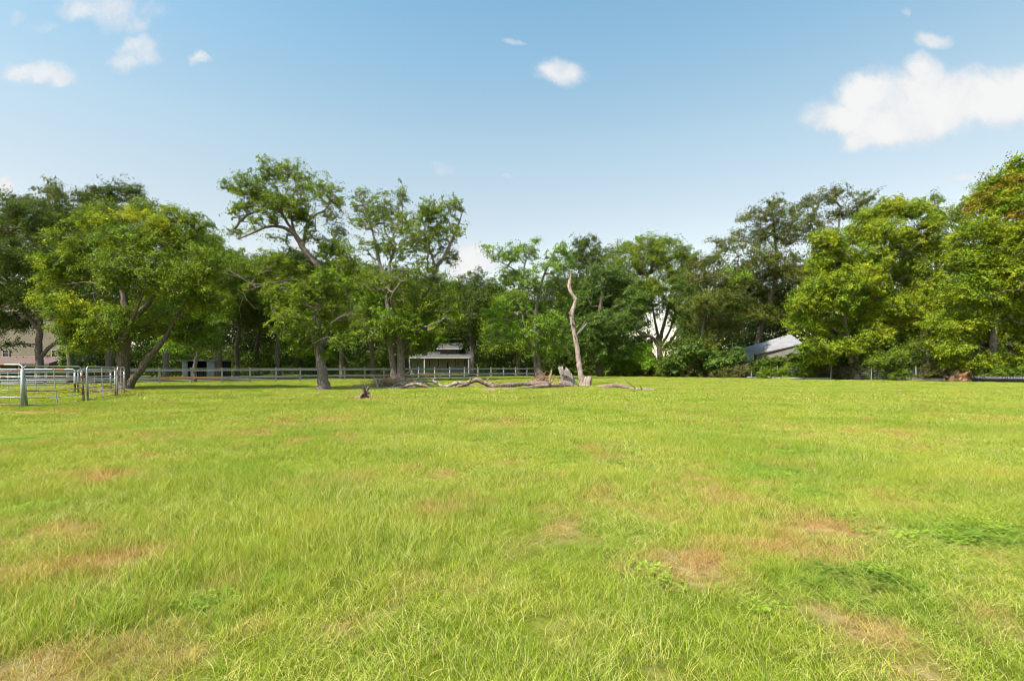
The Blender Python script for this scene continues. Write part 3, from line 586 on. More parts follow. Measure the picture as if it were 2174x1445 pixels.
tree('small_tree', 'small fresh green tree with a leaning pale trunk in front of the grey shed', 50,
     [[(411,800,5),(414,775,4),(419,750,3.5),(424,725,2.6),(430,700,1.6)]], [(400,700,44,30),(440,690,36,34),(365,730,30,26,.8),(420,730,34,20,.7)], 'leaf_fresh', 'bark', group=BGL)
tree('straight_tree', 'tree with a straight brown trunk at the right end of the grey shed', 62,
     [[(466,790,5.5),(465,740,5),(464,700,4.4),(466,640,3.6),(470,580,2.6)],[(458,790,3),(458,740,2.6),(452,700,2)]], [(470,580,50,44),(500,560,40,34,.8),(440,640,46,44),(500,640,40,40,.9),(470,540,40,26,.8)], 'leaf_mid', 'bark_dark', group=BGL)
xs = [(505,66,'leaf_dark',545),(548,72,'leaf_dark',540),(592,66,'leaf_mid',548),(640,74,'leaf_dark',535),(727,64,'leaf_mid',550),(793,66,'leaf_dark',560),(866,76,'leaf_dark',585),(945,106,'leaf_mid',588)]
lab = ['first dark tree in the shaded wood right of the grey shed','second dark tree in the shaded wood, left of the power line gap','mid green tree behind the umbrella crown of the leaning tree',
       'dark tall tree straight behind the leaning tree trunk','tree with a slim crooked trunk right of the leaning tree','tree with a straight bare brown trunk left of the twin trunks',
       'dark tree behind the twin trunks over the white house','mid green tree rising just left of the low white cloud']
for (x, Y, lf, top), lb in zip(xs, lab):
    w = 2.4+130/Y*1.2; ok = random.random()*20
    tree('woodland_tree', lb, Y, [[(x,790,w),(x-3,740,w*.85),(x+3,700,w*.75),(x-2,650,w*.6),(x+4,600,w*.4)]],
         [(x,top+28,46,30),(x-40,top+55+ok,42,36,.9),(x+42,top+50,40,34,.9),(x,top+90,70,44),(x-30,top+135,50,36,.8),(x+35,top+130,50,36,.8)], lf, 'bark_dark', group='woodland trees behind the left fence')
tree('round_tree', 'rounded tree with a stout trunk at the right end of the white house', 84,
     [[(1003,790,5.5),(1003,750,4.6),(1000,725,4.2),(1000,690,3.6),(1005,640,2.6)],[(1002,735,2.6),(985,710,2.2),(970,680,1.5)]], [(1010,605,46,28),(975,620,36,26,.9),(1050,620,36,30),(1010,650,60,40),(960,670,36,36,.9),(1050,680,46,40),(1010,700,50,26,.8),(1060,725,30,20,.7)], 'leaf_dark', 'bark', group=BGL)
tree('leafy_tree', 'leafy tree with low hanging boughs behind the slender tree', 78,
     [[(1100,790,4),(1100,750,3.6),(1098,700,3),(1095,650,2)]], [(1090,640,50,36),(1060,690,40,36),(1120,690,50,36),(1090,735,60,28,.9),(1045,735,36,24,.9),(1140,740,40,26,.9)], 'leaf_mid', 'bark_dark', group=BGL)

# --- the hedgerow trees on the right
BGR = 'trees of the right hedgerow'
tree('dark_tree', 'dark green tree topping the row just right of the slender tree', 86,
     [[(1262,800,5),(1260,740,4.5),(1255,680,4),(1250,620,3),(1245,560,2)]], [(1245,520,34,20),(1225,540,30,26,.9),(1275,545,34,26),(1245,570,50,36),(1220,610,40,40),(1270,620,50,44),(1245,680,60,40),(1220,740,50,40),(1180,700,30,40,.7)], 'leaf_dark', 'bark_dark', group=BGR)
tree('broad_tree', 'broad mid green tree with bare arching limbs and bright gaps under its crown', 84,
     [[(1402,800,6.5),(1402,765,6),(1400,735,5.5),(1405,705,4),(1415,670,3),(1425,620,2)],[(1400,740,4),(1385,716,3.4),(1365,712,2.8),(1350,700,1.8)],[(1405,745,3.6),(1425,722,3),(1440,700,2.4),(1452,680,1.6)],[(1401,725,3.4),(1392,690,2.6),(1385,650,2),(1370,600,1.6)],[(1403,735,3),(1418,710,2.4),(1430,680,2,2),(1440,640,1.4,3)]],
     [(1330,535,40,26,.8),(1370,525,44,26),(1410,520,34,22),(1440,545,40,30),(1380,560,70,40),(1310,570,36,36,.8),(1440,600,44,44),(1380,620,70,44),(1340,650,50,36,.8),(1420,655,46,30,.9),(1465,570,26,34,.9),(1440,680,30,22,.5)],
     'leaf_mid', 'bark_dark', group=BGR)
tree('vine_draped_tree', 'tree smothered in pale ivy vines, right of the dead snag', 76,
     [[(1275,800,6),(1274,740,5.5),(1272,680,4.6),(1280,620,3.4)],[(1276,700,2),(1295,670,1.6),(1305,650,1)]],
     [(1280,590,40,30,.9),(1320,600,36,30,.9),(1255,640,44,36),(1300,650,50,40),(1345,640,36,36,.9),(1270,700,60,40),(1320,690,40,36,.9),(1240,740,50,36,.9),(1300,745,50,34,.9),(1340,680,30,26,.6)],
     'leaf_ivy', 'bark_dark', .26, .95, 1.1, 60, group=BGR, lowcut=-1)
tree('vine_draped_tree', 'narrow vine hung tree between the arching limbs and the pale trunked tree', 80,
     [[(1470,800,4),(1468,740,3.5),(1464,680,3),(1455,630,2)]], [(1450,610,22,26,.7),(1460,650,24,40,.8),(1455,700,26,30,.7),(1478,730,22,30,.8)], 'leaf_ivy', 'bark_dark', .25, .9, group=BGR, lowcut=-1)
tree('pale_trunk_tree', 'soft olive green tree on a thin pale leaning trunk at the hedge', 72,
     [[(1499,802,4.6),(1495,775,3.8),(1490,745,3.2),(1492,700,2.6),(1500,640,2),(1510,590,1.2)]], [(1480,560,34,22,.6),(1515,550,36,22,.8),(1500,590,50,32,.9),(1560,600,40,32),(1530,640,50,36),(1480,650,32,34,.8),(1570,650,34,34),(1500,690,40,30,.8),(1545,700,46,32,.9),(1500,735,36,26,.8),(1490,760,24,14,.6)],
     'leaf_olive', 'bark', group=BGR, extra=[([(1560,600,40,30,.5),(1540,650,50,34,.4)], 'leaf_fresh', 'new_growth')])
tree('tall_tree', 'tall feathery tree with the highest top left of the metal roof', 88,
     [[(1600,805,6),(1605,740,5.5),(1620,680,5),(1640,620,4.4),(1650,560,3.6),(1645,500,2.6),(1640,450,1.6)],[(1620,680,3),(1580,620,2.4),(1550,570,1.8),(1525,540,1)],[(1648,570,3),(1625,545,2.4),(1600,530,1.6)]],
     [(1525,510,26,16,.5),(1550,530,30,24,.6),(1590,500,36,30,.6),(1580,465,28,24,.4),(1625,455,34,28,.7),(1655,430,22,16,.6),(1675,465,34,34,.8),(1640,500,50,36,.8),(1690,510,26,34,.8),(1620,560,70,44,.9),(1670,580,46,44),(1600,620,50,40),(1660,650,60,44),(1610,668,60,28),(1670,672,40,20,.8)],
     'leaf_olive', 'bark_dark', group=BGR)
tree('tall_tree', 'tall bluish olive tree showing sky through it, behind the bright maples', 82,
     [[(1765,805,6),(1765,700,5.5),(1768,600,4.6),(1775,530,3.6),(1782,470,1.8),(1788,440,.5)],[(1772,540,3),(1800,510,2.2),(1830,480,1.4)],[(1768,570,3),(1740,520,2.2),(1720,470,1.4)]],
     [(1710,435,24,22,.6),(1745,425,30,22,.7),(1790,415,28,22,.7),(1835,430,28,22,.7),(1730,470,40,34,.7),(1790,465,44,30,.7),(1845,460,24,24,.5),(1765,520,60,40,.8),(1820,520,40,30,.7),(1750,580,60,50,.9)],
     'leaf_olive', 'bark_dark', group=BGR)
tree('maple_tree', 'bright yellow green maple with a forked trunk, right of the metal roof', 57.5,
     [[(1822,808,7),(1815,785,6),(1806,760,5.5),(1800,720,4.6),(1790,660,4),(1780,600,3),(1770,550,2)],[(1830,808,5),(1822,780,4.6),(1820,750,4),(1840,700,3)],[(1800,720,3),(1760,690,2.4),(1720,660,1.6)]],
     [(1755,515,40,28),(1740,560,34,30),(1785,560,50,36),(1820,600,50,36),(1750,610,50,34),(1700,640,34,24,.8),(1760,650,60,34),(1720,690,48,30),(1790,700,56,30),(1840,670,50,40),(1860,620,40,34),(1850,720,46,26),(1730,740,36,20,.7),(1790,740,50,22,.8),(1700,680,30,22,.7),(1745,762,36,16,.9),(1860,765,44,18,.9,2.5)],
     'leaf_maple', 'bark', .22, .78, 1.1, 60, group=BGR, flat=.85)
tree('maple_tree', 'dense bright maple with a broad dome between the forked maple and the right corner', 58,
     [[(1865,808,6),(1866,780,5.4),(1870,740,5),(1880,660,4.4),(1890,580,3.4),(1895,500,2.2)]],
     [(1860,460,34,26),(1900,445,44,24),(1945,450,40,26),(1975,480,28,32),(1830,495,36,30),(1880,500,56,36),(1940,520,50,36),(1850,560,44,40),(1910,580,60,40),(1960,600,46,34),(1940,640,56,30),(1900,660,50,36),(1960,690,50,40,.9),(1900,730,60,34,.9),(1880,765,50,18,.9),(1950,765,50,18,.9)],
     'leaf_maple', 'bark', .22, .80, 1.1, 60, group=BGR, flat=.85)
tree('narrow_tree', 'narrow dark green tree with two pointed tops between the maples', 62,
     [[(1975,808,4.6),(1975,740,4),(1985,640,3.6),(1990,540,2.6),(1992,470,1.4)]], [(1990,430,14,22,.9),(1990,470,20,30),(2020,470,16,30,.8),(2045,450,24,20,.8),(2050,490,36,34),(2000,530,44,50),(2040,560,50,50),(2000,640,50,50),(1990,740,50,44)], 'leaf_mid', 'bark_dark', group=BGR)
tree('maple_tree', 'huge right edge maple turning rusty yellow at the top', 50,
     [[(2110,812,8),(2108,760,7),(2110,700,6.4),(2120,600,5.4),(2130,500,4),(2150,420,2.4)],[(2112,700,4),(2060,640,3),(2030,590,2)],[(2115,680,4),(2180,600,3),(2220,520,2)]],
     [(2160,365,40,28),(2110,395,30,26),(2220,380,60,50),(2080,430,36,32),(2150,430,56,44),(2080,490,50,40),(2150,510,70,50),(2230,480,60,70),(2050,550,46,36),(2110,580,70,44),(2190,590,70,60),(2060,620,56,40),(2140,660,80,50),(2040,690,56,40),(2110,730,80,40),(2200,700,60,60),(2020,740,50,30),(2090,770,60,20,.9),(2170,765,60,26,.9),(2030,775,40,16,.9)],
     'leaf_maple', 'bark', .20, .76, 1.1, 60, group=BGR, flat=.85, extra=[([(2150,400,60,44,.5),(2100,440,40,40,.4),(2140,470,60,40,.25)], 'leaf_rust', 'autumn_leaves')])
tree('understorey_tree', 'shaded green sapling on a short pale trunk behind the long timber', 53,
     [[(1973,810,4),(1972,795,3.4),(1970,770,3),(1968,740,2)]], [(1950,745,40,22),(1990,760,40,16,.8),(1930,770,36,14,.7)], 'leaf_dark', 'bark', group=BGR)
tree('understorey_tree', 'low fresh leaved tree with twin stems under the broad dome maple', 55,
     [[(1901,810,3.6),(1902,795,3.2),(1905,770,2.6),(1910,745,1.6)],[(1911,810,2.6),(1910,790,2.3),(1900,765,1.6)]], [(1900,760,36,20),(1870,770,30,18,.8),(1930,750,36,20,.8)], 'leaf_mid', 'bark_dark', group=BGR)

# --- dark depth of the wood behind everything: uncountable
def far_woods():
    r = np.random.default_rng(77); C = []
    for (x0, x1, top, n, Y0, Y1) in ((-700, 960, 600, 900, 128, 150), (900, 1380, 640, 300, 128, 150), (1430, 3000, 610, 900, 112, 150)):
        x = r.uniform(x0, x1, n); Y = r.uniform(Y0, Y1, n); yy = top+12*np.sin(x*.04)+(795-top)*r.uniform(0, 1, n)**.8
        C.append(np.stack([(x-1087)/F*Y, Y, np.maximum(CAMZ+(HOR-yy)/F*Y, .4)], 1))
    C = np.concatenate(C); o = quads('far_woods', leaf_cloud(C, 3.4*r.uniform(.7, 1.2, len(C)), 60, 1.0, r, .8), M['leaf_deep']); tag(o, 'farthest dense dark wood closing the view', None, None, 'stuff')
far_woods()
def woods(name, label, spans, leaf, seed, per=40, size=.42, cr=1.9):
    r = np.random.default_rng(seed); C = []
    for (x0, x1, y0, y1, Ya, Yb, n) in spans:
        x = r.uniform(x0, x1, n); Y = r.uniform(Ya, Yb, n); top = y0+14*np.sin(x*.05)+10*np.sin(x*.017+seed)
        yy = top+(y1-top)*r.uniform(0, 1, n)
        C.append(np.stack([(x-1087)/F*Y, Y, CAMZ+(HOR-yy)/F*Y], 1))
    C = np.concatenate(C); C[:, 2] = np.maximum(C[:, 2], .5)
    o = quads(name, leaf_cloud(C, cr*r.uniform(.7, 1.2, len(C)), per, size, r, .75), M[leaf]); tag(o, label, None, None, 'stuff')
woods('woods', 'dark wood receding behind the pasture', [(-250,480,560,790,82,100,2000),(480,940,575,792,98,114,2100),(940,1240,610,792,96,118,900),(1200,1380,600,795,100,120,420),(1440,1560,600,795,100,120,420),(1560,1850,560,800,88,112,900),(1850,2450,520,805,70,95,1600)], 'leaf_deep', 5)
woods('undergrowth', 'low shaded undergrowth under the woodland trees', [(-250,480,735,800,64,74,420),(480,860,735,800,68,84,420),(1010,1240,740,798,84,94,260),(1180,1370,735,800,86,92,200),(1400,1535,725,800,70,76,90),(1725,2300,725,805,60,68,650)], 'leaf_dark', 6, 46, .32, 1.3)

# --- shrubs and hedge on the right boundary, one plant at a time
def shrub(name, label, Y, lobes, leaf, group, size=None, cr=None, base_y=None, per=70, cat='shrub', dens=1.6, stems=5):
    x = lobes[0][0]; r = np.random.default_rng(int(x)); root = empty(name, ((x-1087)/F*Y, Y, 0), label, cat, group)
    size = size or Y*.0034; cr = cr or Y*.011
    C = lobes_to_clusters(lobes, Y, cr, r, dens, -1.2); C[:, 2] = np.maximum(C[:, 2], .15)
    quads('foliage', leaf_cloud(C, cr*r.uniform(.6, 1.1, len(C)), per, size, r, .7), M[leaf], root)
    mb = MB(); z1 = C[:, 2].max()*.6
    for k in range(stems):
        b = np.array([root.location[0]+r.normal()*.3, Y+r.normal()*.2, -.05]); e = C[r.integers(len(C))]
        mb.tube([b, (b+e)/2+r.normal(size=3)*.15, e], [.045, .03, .015], 5, cap=False)
    mb.build('stem', M['bark_dark'], root); return root
HG = 'vine covered hedge sections along the right boundary'
hx = [1195, 1240, 1290, 1340, 1385, 1425, 1465, 1540, 1585, 1630, 1675, 1720, 1765, 1815, 1865, 1920, 1980, 2040, 2100, 2160, 2230]
hl = ['dim hedge bush right behind the leaning broken stump','dim hedge bush behind the foot of the dead snag','dark hedge bush right of the cut log block','dark hedge bush left of the yellow green bush',
      'brown tangled hedge bush under the cream gable','brown tangled hedge bush under the arching limbs','brown tangled hedge bush left of the thin pale trunk','brown and green hedge bush right of the thin pale trunk',
      'hedge bush around the first wire fence post below the blue grey window','green vine hedge bush under the middle of the metal roof','green vine hedge bush at the middle wire fence post','green vine hedge bush under the lower corner of the metal roof',
      'vine hedge bush at the last wire fence post','hedge bush around the forked maple trunk','shaded hedge bush right of the forked maple trunk','shaded hedge bush above the left end of the loose timber','hedge bush above the right end of the loose timber',
      'hedge bush behind the rusty leaf pile','hedge bush behind the start of the black pipe','hedge bush behind the black pipe near the frame edge','hedge bush at the far right end of the black pipe']
for x, lb in zip(hx, hl):
    u = (x-1087)/F; Y = right_line(u)[1]+(.5 if x < 1760 else (.9 if x < 1990 else 1.5)); Y = min(Y, 85); by = HOR+CAMZ*F/Y
    lf = ['leaf_dark','leaf_dark','leaf_dark','leaf_dark','leaf_hedge','leaf_hedge','leaf_hedge','leaf_hedge','leaf_hedge','leaf_mid','leaf_mid','leaf_mid','leaf_hedge','leaf_hedge','leaf_mid','leaf_mid','leaf_hedge','leaf_mid','leaf_mid','leaf_mid','leaf_mid'][hx.index(x)]
    hgt = (20+8*math.sin(x*.13)+(8 if x > 1800 else 0)) if not 1560 < x < 1730 else 19
    shrub('hedge_bush', lb, Y, [(x,by-hgt*.6,30,hgt*.75),(x+14,by-hgt*1.15,24,hgt*.5,.8)], lf, HG, cat='hedge bush', dens=1.7, per=70)
SG = 'broad leaved shrubs over the hedge'
shrub('yellow_bush', 'yellow green bush glowing beside the cream gable', 76, [(1352,755,30,20),(1335,775,26,18),(1375,770,22,16),(1365,740,16,12,.8)], 'leaf_fresh', SG)
shrub('broadleaf_shrub', 'broad leaved dark green shrub left of the thin pale trunk', 70, [(1450,762,32,18),(1430,775,26,14),(1475,745,26,16,.9)], 'leaf_ivy', SG, .34)
shrub('broadleaf_shrub', 'broad leaved dark green shrub hiding the trailer end, right of the thin pale trunk', 69, [(1535,762,34,16),(1560,755,22,13),(1515,772,22,13)], 'leaf_ivy', SG, .34)
shrub('broadleaf_shrub', 'dark leafy shrub covering the wall below the metal roof', 64, [(1650,768,44,8),(1690,762,26,10),(1615,774,26,7),(1720,768,26,14)], 'leaf_dark', SG, .26, .5)
shrub('vine_column', 'hanging green vines at the right corner of the metal roof', 60, [(1714,745,12,26),(1712,778,11,22)], 'leaf_mid', SG, .2, .45)

# ------------------------------------------------------------------ buildings beyond the trees
def wall_box(mb, x0, x1, y0, y1, z0, z1): mb.box(((x0+x1)/2, (y0+y1)/2, (z0+z1)/2), (x1-x0, y1-y0, z1-z0))
def window(root, x0, x1, y0, y1, Y, frame='trim', glass='glass', bar=True, nm='window'):
    a = P(x0, y1, Y); b = P(x1, y0, Y); w = b[0]-a[0]; h = b[2]-a[2]; t = min(.07, w*.14); c = (a+b)/2; mb = MB()
    mb.box((c[0], Y-.05, a[2]+t/2), (w, .09, t)); mb.box((c[0], Y-.05, b[2]-t/2), (w, .09, t))
    mb.box((a[0]+t/2, Y-.05, c[2]), (t, .09, h-2*t)); mb.box((b[0]-t/2, Y-.05, c[2]), (t, .09, h-2*t))
    if bar: mb.box((c[0], Y-.045, c[2]), (w-2*t, .06, t*.6))
    o = mb.build(nm, M[frame], root)
    g = MB(); g.box((c[0], Y-.015, c[2]), (w-2*t+.01, .02, h-2*t+.01)); p = g.build('pane', M[glass], root); p.parent = o; p.location = (0, 0, 0)
    return o
def siding(mb, x0, x1, Y, z0, z1, step=.22, depth=5):
    z = z0
    while z < z1:
        zz = min(z+step, z1); V = [(x0, Y-.04, z), (x1, Y-.04, z), (x1, Y, zz), (x0, Y, zz), (x0, Y, z), (x1, Y, z)]
        mb.add(V, [(0,1,2,3), (0,4,5,1)]); z += step
    mb.box(((x0+x1)/2, Y+depth/2+.01, (z0+z1)/2), (x1-x0, depth, z1-z0))
# tan house, left edge
Y = 64.0; a = P(-90, 758, Y); b = P(150, 700, Y)
hs = empty('tan_house', (a[0], Y, 0), 'tan house with horizontal siding and a brown lower roof, at the left edge', 'house')
m = MB(); siding(m, a[0], b[0], Y, 0, 8.4, .25, 8); m.build('wall', M['tan'], hs)
m = MB(); m.add([(a[0]-.4, Y-.6, 8.3), (b[0]+.4, Y-.6, 8.3), (b[0]+.4, Y+4, 10.2), (a[0]-.4, Y+4, 10.2), (b[0]+.4, Y+8.6, 8.3), (a[0]-.4, Y+8.6, 8.3)], [(0,1,2,3), (3,2,4,5), (0,3,5), (1,4,2), (0,5,4,1)]); m.build('roof', M['brownroof'], hs)
m = MB(); z1 = P(0, 757, Y)[2]; z0 = P(0, 771, Y-3)[2]
m.add([(a[0], Y-3, z0), (b[0], Y-3, z0), (b[0], Y-.05, z1), (a[0], Y-.05, z1), (a[0], Y-3, z0-.2), (b[0], Y-3, z0-.2), (b[0], Y-.05, z0-.2), (a[0], Y-.05, z0-.2)], [(0,1,2,3), (4,5,1,0), (4,7,6,5), (0,3,7,4), (1,5,6,2)]); m.build('porch_roof', M['brownroof'], hs)
for xx in np.linspace(a[0]+.4, b[0]-.4, 5): m = MB(); m.box((xx, Y-2.8, z0/2-.1), (.14, .14, z0-.2)); m.build('porch_post', M['fence_brown'], hs)
window(hs, 6, 21, 742, 758, Y-.06, 'trim'); window(hs, 110, 125, 742, 758, Y-.06, 'trim')
# grey sheet metal shed behind the fence
Y = 62.0; sh = empty('metal_shed', (P(420, 780, Y)[0], Y, 0), 'low open fronted shed of blue grey sheet metal behind the fence', 'shed')
a = P(386, 790, Y); b = P(461, 764.5, Y); zt = b[2]-.1; m = MB()
m.box((a[0]+.06, Y+1.5, zt/2), (.08, 3, zt)); m.box((b[0]-.06, Y+1.5, zt/2), (.08, 3, zt)); m.box(((a[0]+b[0])/2, Y+3, zt/2), (b[0]-a[0], .08, zt)); m.build('wall', M['dark'], sh)
m = MB(); x2 = P(439, 0, Y)[0]
for k in range(7): m.box((x2+.09+k*(b[0]-x2-.05)/7, Y-.02-.012*(k % 2), zt/2), ((b[0]-x2)/7, .03, zt))
m.build('front_panel', M['bluegrey'], sh)
m = MB(); x3 = P(397, 0, Y)[0]
for k in range(3): m.box((a[0]+.16+k*.22, Y-.02-.012*(k % 2), zt/2), (.22, .03, zt))
m.build('side_panel', M['bluegrey'], sh)
m = MB(); m.box(((a[0]+b[0])/2, Y+1.3, zt+.06), (b[0]-a[0]+.5, 3.8, .09)); m.build('roof', M['metalroof'], sh)
# white two storey house
Y = 96.0; wh = empty('white_house', (P(935, 790, Y)[0], Y, 0), 'white two storey house with a dark roof behind the twin trunks', 'house')
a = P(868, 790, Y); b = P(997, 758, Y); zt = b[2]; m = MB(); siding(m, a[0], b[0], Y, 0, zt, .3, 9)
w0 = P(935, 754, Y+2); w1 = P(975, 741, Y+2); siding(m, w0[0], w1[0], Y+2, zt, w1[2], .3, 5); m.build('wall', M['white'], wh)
m = MB(); r0 = P(858, 757.5, Y-1.2); r1 = P(999, 757.5, Y-1.2)
def slab_roof(m, x0, x1, ya, za, yb, zb, th=.18):
    m.add([(x0, ya, za), (x1, ya, za), (x1, yb, zb), (x0, yb, zb), (x0, ya, za-th), (x1, ya, za-th), (x1, yb, zb-th), (x0, yb, zb-th)], [(0,1,2,3), (4,7,6,5), (0,4,5,1), (1,5,6,2), (2,6,7,3), (3,7,4,0)])
slab_roof(m, r0[0], r1[0], Y-1.2, zt, Y+4.5, zt+1.25); slab_roof(m, r0[0], r1[0], Y+9.8, zt, Y+4.5, zt+1.25)
slab_roof(m, w0[0]-.6, w1[0]+.6, Y+1.2, w1[2]+.1, Y+4.6, w1[2]+1.3); slab_roof(m, w0[0]-.6, w1[0]+.6, Y+8, w1[2]+.1, Y+4.6, w1[2]+1.3); m.build('roof', M['greyroof'], wh)
m = MB(); m.box(((r0[0]+r1[0])/2, Y-1.28, zt-.14), (r1[0]-r0[0], .08, .24)); m.box(((w0[0]+w1[0])/2, Y+1.14, w1[2]), (w1[0]-w0[0]+1.2, .06, .2)); m.build('fascia', M['trim'], wh)
for (x0, x1, y0, y1) in ((911,914,763,778),(930,933,762,778),(966,969,762,778),(984,987,763,778)): window(wh, x0-.6, x1+.6, y0, y1, Y-.05, 'trim', 'glass', True)
window(wh, 948, 953, 769, 786, Y-.05, 'fence_brown', 'dark', False, 'door'); window(wh, 884, 888, 768, 779, Y-.05)
window(wh, 949, 955, 744.5, 750.5, Y+1.94); window(wh, 967.5, 971.5, 743.5, 750.5, Y+1.94)
for xx in (868.5, 901, 995): p = P(xx, 780, Y-1.1); m = MB(); m.box((p[0], Y-1.1, zt/2-.1), (.22, .22, zt-.25)); m.build('porch_post', M['trim'], wh)
# red outbuilding
Y = 100.0; rd = empty('red_barn', (P(1165, 790, Y)[0], Y, 0), 'small faded red outbuilding deep in shade behind the slender tree', 'barn')
a = P(1148, 790, Y); b = P(1180, 768, Y); m = MB(); siding(m, a[0], b[0], Y, 0, b[2], .3, 4); m.build('wall', M['red'], rd)
m = MB(); slab_roof(m, a[0]-.3, b[0]+.3, Y-.4, b[2], Y+2, b[2]+1); slab_roof(m, a[0]-.3, b[0]+.3, Y+4.4, b[2], Y+2, b[2]+1); m.build('roof', M['greyroof'], rd)
window(rd, 1158, 1164, 773, 780, Y-.05, 'fence_brown')
# metal roofed trailer house on the right
Y = 76.0; tr = empty('trailer_house', (P(1640, 790, Y)[0], Y, 0), 'pale house trailer with a sloping metal roof half hidden by shrubs', 'house')
q = lambda x, y, Y_: tuple(P(x, y, Y_))
e0 = P(1573, 742, Y); e1 = P(1602, 752, Y-.3); rt = P(1679, 709, Y+6); rc = P(1702, 732, Y-.3)
m = MB()
top = [P(1571, 742, Y-.4), P(1612, 752, Y-1.0), P(1702, 730, Y-4.5), P(1678, 709, Y+1.5), P(1620, 724, Y+5)]
top = [P(1570, 740.5, Y), P(1604, 751, Y-2.0), P(1704, 728, Y-6.0), P(1678, 709, Y-1.0)]
V = [tuple(p) for p in top]+[(p[0], p[1], p[2]-.15) for p in top]
m.add(V, [(0,1,2,3), (7,6,5,4), (0,4,5,1), (1,5,6,2), (2,6,7,3), (3,7,4,0)])
back = [top[0], top[3], top[3]+np.array([5, 7, -2.3]), top[0]+np.array([2, 7, -1.0])]
V = [tuple(p) for p in back]+[(p[0], p[1], p[2]-.15) for p in back]; m.add(V, [(0,1,2,3), (7,6,5,4), (1,5,6,2), (2,6,7,3), (3,7,4,0)])
m.build('roof', M['metalroof'], tr)
m = MB(); A_, B_, C_ = top[0], top[1], top[2]
for p0, p1 in ((A_, B_), (B_, C_), (A_, top[3]+np.array([3, 5, -1.5]))):
    p0 = p0+np.array([.25, .25, 0]); p1 = p1+np.array([-.1, .25, 0])
    m.add([(p0[0], p0[1], 0), (p1[0], p1[1], 0), (p1[0], p1[1], p1[2]-.16), (p0[0], p0[1], p0[2]-.16), (p0[0]+.1, p0[1]+.12, 0), (p1[0]+.1, p1[1]+.12, 0), (p1[0]+.1, p1[1]+.12, p1[2]-.17), (p0[0]+.1, p0[1]+.12, p0[2]-.17)],
          [(0,1,2,3), (5,4,7,6), (3,2,6,7), (0,3,7,4), (1,5,6,2)])
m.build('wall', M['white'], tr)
window(tr, 1579, 1600, 743.5, 766, Y-2.15, 'trim', 'bluegrey', True)
m = MB(); c = P(1563, 741, Y-1.5); m.box(c, (1.5, .9, .55)); m.box((c[0], c[1], c[2]+.3), (1.2, .7, .08)); m.box((c[0]-.1, c[1], c[2]/2-.14), (.16, .16, c[2]-.3)); m.build('air_unit', M['trim'], tr)
# cream gable at the foot of the arching tree
Y = 92.0; cg = empty('cream_shed', (P(1380, 790, Y)[0], Y, 0), 'small cream gabled shed glimpsed beyond the yellow green bush', 'shed')
a = P(1360, 790, Y); b = P(1394, 768, Y); ap = P(1377, 735, Y); m = MB()
m.add([(a[0], Y, 0), (b[0], Y, 0), (b[0], Y, b[2]), (ap[0], Y, ap[2]), (a[0], Y, b[2]), (a[0], Y+5, 0), (b[0], Y+5, 0), (b[0], Y+5, b[2]), (ap[0], Y+5, ap[2]), (a[0], Y+5, b[2])], [(0,1,2,3,4), (9,8,7,6,5), (1,6,7,2), (0,4,9,5)]); m.build('wall', M['cream'], cg)
m = MB()
for s, e in ((1, b), (-1, a)):
    p0 = np.array([ap[0], Y-.3, ap[2]+.08]); p1 = np.array([e[0]+s*.4, Y-.3, b[2]-.4])
    m.add([p0, p1, p1+(0, 5.6, 0), p0+(0, 5.6, 0), p0-(0, 0, .15), p1-(0, 0, .15), p1+(0, 5.6, -.15), p0+(0, 5.6, -.15)], [(0,1,2,3), (7,6,5,4), (0,4,5,1), (1,5,6,2), (2,6,7,3)])
m.build('roof', M['trim'], cg)

# ------------------------------------------------------------------ pasture fence on the left
fe = empty('pasture_fence', (FA[0], FA[1], 0), 'long weathered board fence with wire mesh running along the left of the pasture', 'fence')
fp = [FA+FB*n for n in range(-3, 25)]; di = FB/np.linalg.norm(FB); front = np.array([.7071, -.7071])
pm = MB(); pm.box((0, 0, .68), (.13, .13, 1.46)); pm.box((0, 0, 1.43), (.15, .15, .04))
post = None
for i, p in enumerate(fp):
    if post is None: post = pm.build('post', M['fence_wood'], fe); o = post
    else: o = post.copy(); COL.objects.link(o); o.parent = fe
    o.location = (p[0]-FA[0], p[1]-FA[1], random.uniform(-.05, .0)); o.rotation_euler = (random.uniform(-.02, .02), random.uniform(-.02, .02), math.radians(45))
mr_ = MB(); ml = MB(); cap = MB()
new = {7, 8, 18}
for i in range(len(fp)-1):
    a, b = fp[i]+front*.09+di*.01, fp[i+1]+front*.09-di*.01; j = lambda: random.uniform(-.02, .02)
    q = MB(); q.beam((*a, 1.20+j()), (*b, 1.20+j()), .03, .19); q.build('top_board', M['fence_wood'], fe)
    q = MB(); z = .52 if i < 16 else .50; q.beam((*a, z+j()), (*b, z+j()), .03, .18); q.build('lower_board', M['fence_new' if i in new else 'fence_wood'], fe, label='fresh orange lower board' if i in new else None)
    if i < 17: cap.beam((*(a-front*.1), 1.352), (*(b-front*.1), 1.352), .19, .04)
    else:
        q = MB(); q.beam((*a, .14), (*b, .14), .03, .12); q.build('lower_board', M['fence_wood'], fe)
cap.build('cap_board', M['fence_brown'], fe)
wm = MB(); A0, A1 = fp[0]-front*.085, fp[-1]-front*.085; Lf = np.linalg.norm(A1-A0)
for z in np.arange(.15, 1.2, .15): wm.tube([(*A0, z), (*A1, z)], .006, 3, cap=False)
for k in range(int(Lf/.16)):
    p = A0+di*k*.16; wm.tube([(*p, .1), (*p, 1.2)], .004, 3, cap=False)
wm.build('wire_mesh', M['wire'], fe)
